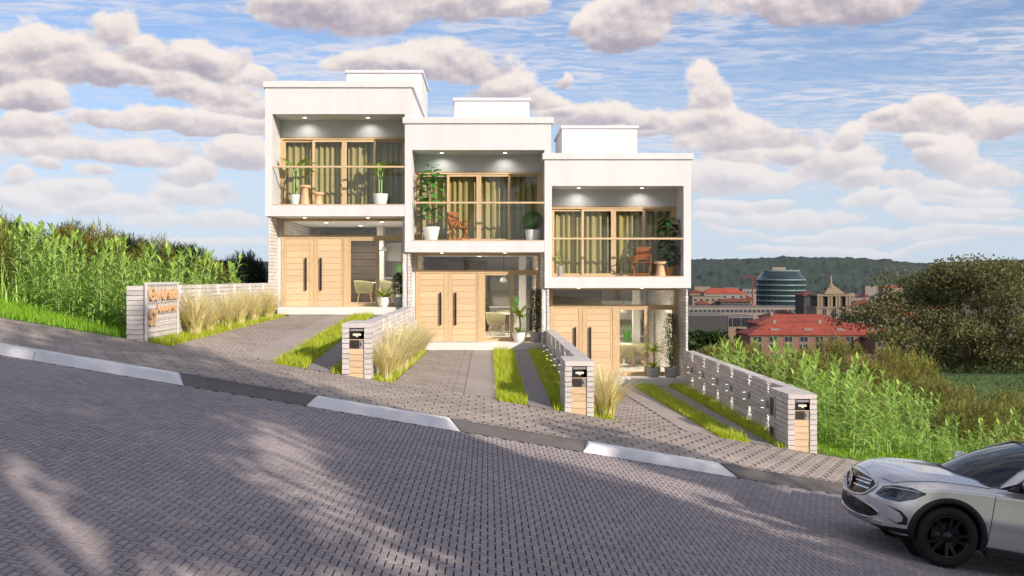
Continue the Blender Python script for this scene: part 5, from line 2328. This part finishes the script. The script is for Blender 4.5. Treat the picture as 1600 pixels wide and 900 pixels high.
# street trees on the other side of the road, behind the camera: their shade dapples the road
for i, (x, y, s) in enumerate(((4.0, -5.0, 0), (9.0, -6.8, 1), (13.5, -5.0, 2), (18.0, -6.5, 3), (23.0, -5.2, 4), (28.0, -6.6, 5), (33.5, -5.5, 6), (-1.5, -7.0, 7))):
    base = zs(x) - .4
    topz = (12.8, 13.0, 12.8, 12.5, 12.4, 11.9, 11.5, 12.5)[i] - SL * x
    H = topz - base
    tree('street_tree', 'broad leafy street tree across the road from the houses', 'tree', (x, y, base), H, 3.5, 8.0, 8600, .25, (tree_leaf, bark), 50 + i, 'street trees across the road', 22, .2)

# ------------------------------------------------------------------ downhill edge: hedge and the large tree
def hedge():
    b = MB()
    r = random.Random(3)
    for _ in range(24000):
        x = r.uniform(18.6, 46)
        y = 46 + r.uniform(-1.2, 1.2)
        top = -3.95 + .22 * mnoise.noise(Vector((x * .45, y * .6, 0))) - .12 * abs(y - 46)
        z = top - 4.2 * r.random() ** 1.4
        b.leaf((x, y, z), (r.uniform(-1, 1), r.uniform(-1.2, .3), r.uniform(-.1, 1)), r.uniform(.14, .28), .13, .2, 1, .2, 0, 'oval')
    b.box(18.8, 46, 45.6, 46.5, -9.5, -4.35)
    m = pmat('hedge_leaf', (0.07, 0.125, 0.028), 0.6, .3, 1, island=.4, sub=.2)
    tag(b.build('hedge', m), 'dark clipped hedge across the slope below the big tree', 'hedge')

hedge()
p = at(1540, 560, 70)
tree('broad_tree', 'large dark broad tree at the edge of the slope above the town', 'tree', (p.x, 70, th(p.x, 70)), at(0, 404, 70).z - th(p.x, 70), 9.3, 8.4, 56000, .18, (far_leaf, bark), 77, None, 95, .3, .22, .34, .60)

# ------------------------------------------------------------------ the town in the valley
w_cream = pmat('cream_render', (0.22, 0.165, 0.11), 0.9, 0.08, .2)
w_pink = pmat('pink_brick_render', (0.19, 0.11, 0.08), 0.9, 0.08, .2)
w_white = pmat('pale_render', (0.22, 0.19, 0.165), 0.9, 0.06, .2)
w_dark = pmat('dark_facade', (0.045, 0.042, 0.045), 0.8, 0.15, .2)
roof_red = pmat('red_tile_roof', (0.27, 0.055, 0.034), 0.85, 0.3, .35, 0.5, 3, objrand=.25, big=.5, bigscale=.12)
roof_rust = pmat('rusty_tile_roof', (0.15, 0.045, 0.03), 0.85, 0.2, .3)
roof_grey = pmat('grey_flat_roof', (0.12, 0.115, 0.115), 0.9, 0.1, .2)
win_m = pmat('far_window', (0.025, 0.03, 0.04), 0.2, 0.1)
win_frame = pmat('far_window_frame', (0.24, 0.22, 0.20), 0.7, 0.05)
sea_glass = pmat('teal_tower_glass', (0.016, 0.034, 0.036), 0.22, 0.15, .15, spec=.8)
sea_band = pmat('pale_tower_band', (0.16, 0.215, 0.21), 0.4, 0.05, .2)
VZ = -30.0


def hip(b, x0, x1, y0, y1, z, h, over=.5, mi=0, ridge=.5):
    x0, x1, y0, y1 = x0 - over, x1 + over, y0 - over, y1 + over
    d = min((y1 - y0) / 2, (x1 - x0) / 2) * ridge * 2
    ym = (y0 + y1) / 2
    vs = [(x0, y0, z), (x1, y0, z), (x1, y1, z), (x0, y1, z), (x0 + d, ym, z + h), (x1 - d, ym, z + h), (x0, y0, z - .3), (x1, y0, z - .3), (x1, y1, z - .3), (x0, y1, z - .3)]
    b.add(vs, [(0, 1, 5, 4), (1, 2, 5), (2, 3, 4, 5), (3, 0, 4), (6, 7, 1, 0), (7, 8, 2, 1), (8, 9, 3, 2), (9, 6, 0, 3), (9, 8, 7, 6)], mi)


WINS = {}


def window_mesh(w, h):
    k = (round(w, 2), round(h, 2))
    if k not in WINS:
        b = MB()
        b.box(-w / 2, w / 2, -.12, .2, 0, h, 0)
        b.box(-w / 2 + .14, w / 2 - .14, -.14, -.121, .14, h - .14, 1)
        b.box(-.05, .05, -.16, -.1401, .14, h - .14, 0)
        WINS[k] = b.mesh('window', [win_frame, win_m])
    return WINS[k]


def house_far(name, label, cat, px0, px1, ytop, Y, depth, wall, roof=None, ridge_px=None, rows=None, cols=0, wh=(1.5, 1.7), group=None, chimneys=0, dormers=0, yaw=0.0):
    a, c = at(px0, ytop, Y), at(px1, ytop, Y)
    x0, x1, z1 = a.x, c.x, a.z
    xm = (x0 + x1) / 2
    t = thing(name, label, cat, (xm, Y, VZ), yaw, group)
    hw = (x1 - x0) / 2
    H = z1 - VZ
    b = MB()
    b.box(-hw, hw, 0, depth, 0, H)
    b.build('wall', wall, t)
    b = MB()
    if roof and ridge_px is not None:
        rh = (ytop - ridge_px) * (Y + depth / 2) / F
        hip(b, -hw, hw, 0, depth, H + .31, rh, .7)
    else:
        b.box(-hw - .2, hw + .2, -.2, depth + .2, H + .001, H + .5)
    ro = b.build('roof', roof or roof_grey, t)
    rh = (ytop - ridge_px) * (Y + depth / 2) / F if ridge_px is not None else .5
    for q in range(chimneys):
        b = MB()
        xx = -hw * .6 + 1.2 * hw * q / max(1, chimneys - 1)
        b.box(xx - .5, xx + .5, depth * .5 - .5, depth * .5 + .5, H + rh * .5, H + rh + 1.2)
        b.build('chimney', w_white, ro)
    for q in range(dormers):
        b = MB()
        xx = -hw * .65 + 1.3 * hw * q / max(1, dormers - 1)
        b.box(xx - 1.3, xx + 1.3, depth * .14, depth * .35, H + rh * .25, H + rh * .62)
        b.build('dormer', w_white, ro)
    if rows:
        me = window_mesh(*wh)
        for rz_ in rows:
            for q in range(cols):
                xx = -hw + (2 * hw) * (q + .5) / cols
                put('window', me, t, (xx, 0, (434 - rz_) * Y / F - VZ - wh[1] / 2))
    return t


house_far('red_roof_block', 'long pinkish apartment block with a bright red hipped roof, closest to the slope', 'building', 1172, 1412, 524, 300, 14, w_pink, roof_red, 508, (530, 542), 10, (2.5, 1.8), chimneys=3, dormers=4)
house_far('red_roof_block', 'wide red roof behind the pinkish apartment block, lower and flatter', 'building', 1186, 1335, 507, 345, 16, w_pink, roof_red, 494, None, 0, chimneys=2)
house_far('grey_veranda_block', 'brown block with pale posts under the big tree', 'building', 1368, 1470, 531, 290, 12, w_pink, roof_rust, 518, (538, 549), 5, (2.6, 1.6))
house_far('cream_wing', 'cream wing with a red roof beside the colonnaded tower', 'building', 1334, 1440, 494, 400, 14, w_cream, roof_red, 484, (499, 508), 8, (2.0, 2.0), dormers=3)
house_far('small_cream_block', 'small cream block with two rows of square windows below the round glass tower', 'building', 1138, 1177, 495, 380, 12, w_cream, None, None, (500, 507), 3, (3.2, 1.9))
house_far('dark_shed', 'dark low building to the side of the small cream block', 'building', 1072, 1137, 494, 370, 20, w_dark, roof_grey)
house_far('long_low_building', 'long low pale building with a window band in front of the round glass tower', 'building', 1070, 1252, 480, 470, 14, w_white, roof_grey, None, (486,), 26, (1.7, 1.6))
house_far('red_roof_block', 'red roofed house between the small cream block and the colonnaded tower', 'building', 1200, 1258, 497, 410, 14, w_cream, roof_rust, 486, None, 0)
house_far('dark_tower_block', 'dark block standing against the colonnaded tower', 'building', 1256, 1276, 462, 425, 12, w_dark, roof_rust, 456)
for n, (p0, p1, yt, Y, m, ro, rp, lab) in enumerate((
        (1082, 1128, 464, 760, w_cream, None, None, 'low cream building far off behind the long low building'),
        (1100, 1165, 459, 820, w_white, roof_red, 451, 'long red roof far off to the side of the round glass tower'),
        (1130, 1156, 450, 900, w_cream, None, None, 'cream tower block beyond the long red roof'),
        (1160, 1190, 452, 880, w_white, None, None, 'pale flat block beside the crane'),
        (1078, 1100, 458, 850, w_cream, roof_rust, 453, 'small rust roofed house near the edge of the last house'),
        (1126, 1172, 472, 640, w_dark, roof_rust, 467, 'dark red roofed hall beyond the long low building'),
        (1330, 1376, 478, 640, w_white, roof_rust, 470, 'dark red hall behind the cream wing'),
        (1330, 1368, 466, 820, w_white, None, None, 'long pale roof behind the dark red hall'),
        (1376, 1420, 469, 860, w_white, roof_red, 464, 'pale hall with a thin red roof near the big tree'),
        (1352, 1372, 447, 1300, w_white, None, None, 'tiny white block at the foot of the wooded ridge'),
        (1380, 1412, 449, 1250, w_cream, roof_red, 446, 'tiny red roofed row at the foot of the wooded ridge'),
        (1085, 1110, 448, 1200, w_cream, None, None, 'tiny cream block at the foot of the wooded ridge'),
        (1300, 1326, 459, 980, w_white, roof_rust, 455, 'small rust roofed house behind the colonnaded tower'),
        (1400, 1470, 482, 560, w_cream, roof_red, 476, 'red roofed row half hidden by the big tree'),
        (1210, 1300, 515, 330, w_dark, roof_rust, 506, 'dark roofed house between the red roofs'))):
    house_far('distant_building', lab, 'building', p0, p1, yt, Y, 14, m, ro, rp, (yt + 5,) if Y < 900 else None, 5, (2.2, 2.2))


rb = random.Random(17)
for n in range(85):
    Y = rb.choice((430, 500, 600, 700, 820, 950, 1100, 1300))
    px = rb.uniform(1075, 1400)
    w = rb.uniform(7, 20) * 500 / Y
    hgt = rb.uniform(7, 14)
    yt = 434 - (VZ + hgt) * F / Y
    red = rb.random() < .6
    house_far('distant_building', ('red roofed' if red else 'flat roofed') + ' house in the crowded middle of the town', 'building', px - w, px + w, yt, Y, rb.uniform(10, 16), rb.choice((w_cream, w_pink, w_white, w_dark)),
              rb.choice((roof_red, roof_rust, roof_rust)) if red else roof_grey, yt - rb.uniform(2.5, 4.5) * F / Y if red else None, (yt + 2.2 * F / Y,) if Y < 720 else None, 4, (1.6, 1.6), 'red roofed houses of the town' if red else 'flat roofed houses of the town', yaw=rb.uniform(-.4, .4))


def glass_tower():
    Y = 520
    c = at(1231, 0, Y)
    Rr = 38 * Y / F
    zt = (434 - 424) * Y / F
    t = thing('round_glass_tower', 'round teal glass office tower with pale bands and a tapering top', 'building', (c.x, Y + Rr, VZ))
    H = zt - VZ
    eave = (434 - 437) * Y / F - VZ
    b = MB(); b.lathe([(Rr * .98, 0), (Rr, eave)], 48); b.build('facade', sea_glass, t)
    b = MB(); b.lathe([(Rr, eave + .01), (Rr * .78, H - .6), (Rr * .76, H)], 48); b.build('sloped_top', sea_glass, t)
    n = 11
    for k in range(n):
        z = 1.5 + (eave - 2) * k / (n - 1)
        b = MB(); b.lathe([(Rr * 1.004, z), (Rr * 1.012, z), (Rr * 1.012, z + .7), (Rr * 1.004, z + .7)], 48); b.build('floor_band', sea_band, t)
    for k in range(28):
        a = 2 * math.pi * k / 28
        b = MB()
        b.box(-.12, .12, -.05, .12, 0, eave)
        o = b.build('mullion', w_dark, t, (Rr * 1.002 * math.cos(a), Rr * 1.002 * math.sin(a), 0))
        o.rotation_euler = (0, 0, a + R(90))
    b = MB(); b.lathe([(Rr * .77, H + .001), (Rr * .77, H + .7)], 40); b.build('roof_rim', sea_band, t)
    b = MB(); b.box(-5, 2, -2, 2, H + .7, H + 2.2); b.build('roof_plant', w_white, t)


glass_tower()


def colonnade():
    Y = 400
    a, c = at(1276, 505, Y), at(1331, 0, Y)
    xm = (a.x + c.x) / 2
    hw = (c.x - a.x) / 2
    t = thing('colonnaded_tower', 'square cream tower with a columned top storey and a small spire', 'building', (xm, Y, VZ))
    z = lambda py: (434 - py) * Y / F - VZ
    D = 12
    b = MB(); b.box(-hw, hw, 0, D, 0, z(481)); b.build('wall', w_cream, t)
    b = MB(); b.box(-hw - .5, hw + .5, -.5, D + .5, z(481) + .01, z(479.5)); b.build('cornice', w_white, t)
    b = MB(); b.box(-hw * .86, hw * .86, 1.2, D - 1, z(479.5) + .01, z(463)); b.build('loggia_wall', w_dark, t)
    for q, xx in enumerate((-.88, -.72, -.30, -.14, .14, .30, .72, .88)):
        b = MB(); b.box(xx * hw - .42, xx * hw + .42, .1, .95, z(479.5) + .01, z(463)); b.build('column', w_cream, t)
    b = MB(); b.box(-hw * .97, hw * .97, -.1, D + .1, z(463) + .01, z(460)); hip(b, -hw * .5, hw * .5, 0, 3, z(460) + .31, 2.2, .4); b.build('entablature', w_cream, t)
    b = MB(); b.lathe([(2.4, z(460) + .05), (2.4, z(451)), (2.8, z(450.5)), (1.2, z(447)), (.5, z(443)), (.35, z(432)), (.05, z(430))], 16, 0, 4); b.build('spire', w_cream, t)
    me = window_mesh(1.8, 2.4)
    for py in (487, 495, 504, 513):
        for q in range(3):
            put('window', me, t, (-hw * .55 + hw * .55 * q, 0, z(py) - 1.2))


colonnade()


def crane():
    Y = 760
    p = at(1176, 434, Y)
    t = thing('tower_crane', 'thin red tower crane beyond the long red roof', 'crane', (p.x, Y, VZ))
    b = MB(); b.box(-.4, .4, -.4, .4, 0, 30.5); b.build('mast', roof_rust, t)
    b = MB(); b.box(-8, 13, -.35, .35, 30.51, 31.2); b.build('jib', roof_rust, t)
    b = MB(); b.box(-8, -5.5, -.9, .9, 28.2, 30.5); b.build('counterweight', w_dark, t)


crane()

# pale terrace wall and a hut at the foot of the slope
a, c = at(1318, 553, 235), at(1450, 560, 235)
b = MB()
b.box(a.x, c.x, 235, 236, VZ, a.z)
tag(b.build('terrace_wall', w_pink), 'low pale wall along the foot of the slope below the red roofs', 'wall')
house_far('hut', 'little grey gabled hut at the foot of the slope by the big tree', 'hut', 1452, 1478, 560, 220, 6, w_white, roof_grey, 553)


# trees between the houses of the town, each small
def town_tree_mesh(seed):
    r = random.Random(seed)
    b = MB()
    b.tube([(0, 0, 0), (0, 0, 2.0)], [.25, .12], 5, 1)
    for _ in range(420):
        d = Vector((r.gauss(0, 1), r.gauss(0, 1), r.gauss(0, 1))).normalized() * (r.random() ** .4)
        k = 1 + .35 * mnoise.noise(d * 2 + Vector((seed, 0, 0)))
        p = Vector((d.x * 3.2 * k, d.y * 3.2 * k, 4.6 + d.z * 3.0 * k))
        g = Vector((r.uniform(-1, 1), r.uniform(-1, 1), r.uniform(-.3, 1))).normalized()
        e = g.orthogonal().normalized()
        s = r.uniform(.35, .8)
        b.add([tuple(p - e * s), tuple(p + g * s), tuple(p + e * s), tuple(p - g * s)], [(0, 1, 2, 3)])
    return b.mesh('town_tree', [tree_leaf, bark])


TT = [town_tree_mesh(s) for s in range(4)]
rt = random.Random(91)
for k in range(190):
    Y = rt.choice((265, 320, 360, 440, 560, 600, 700, 800, 1000))
    px = rt.uniform(1060, 1500)
    x = (px - 762) * Y / F
    s = rt.uniform(.8, 1.6)
    if Y < 330 and rt.random() < .4:
        continue
    o = put('town_tree', TT[k % 4], None, (x, Y, th(x, Y) - .2), (0, 0, rt.uniform(0, 6)), (s, s, s))
    tag(o, 'small dark tree among the roofs of the town in the valley', 'tree', 'trees of the town in the valley')
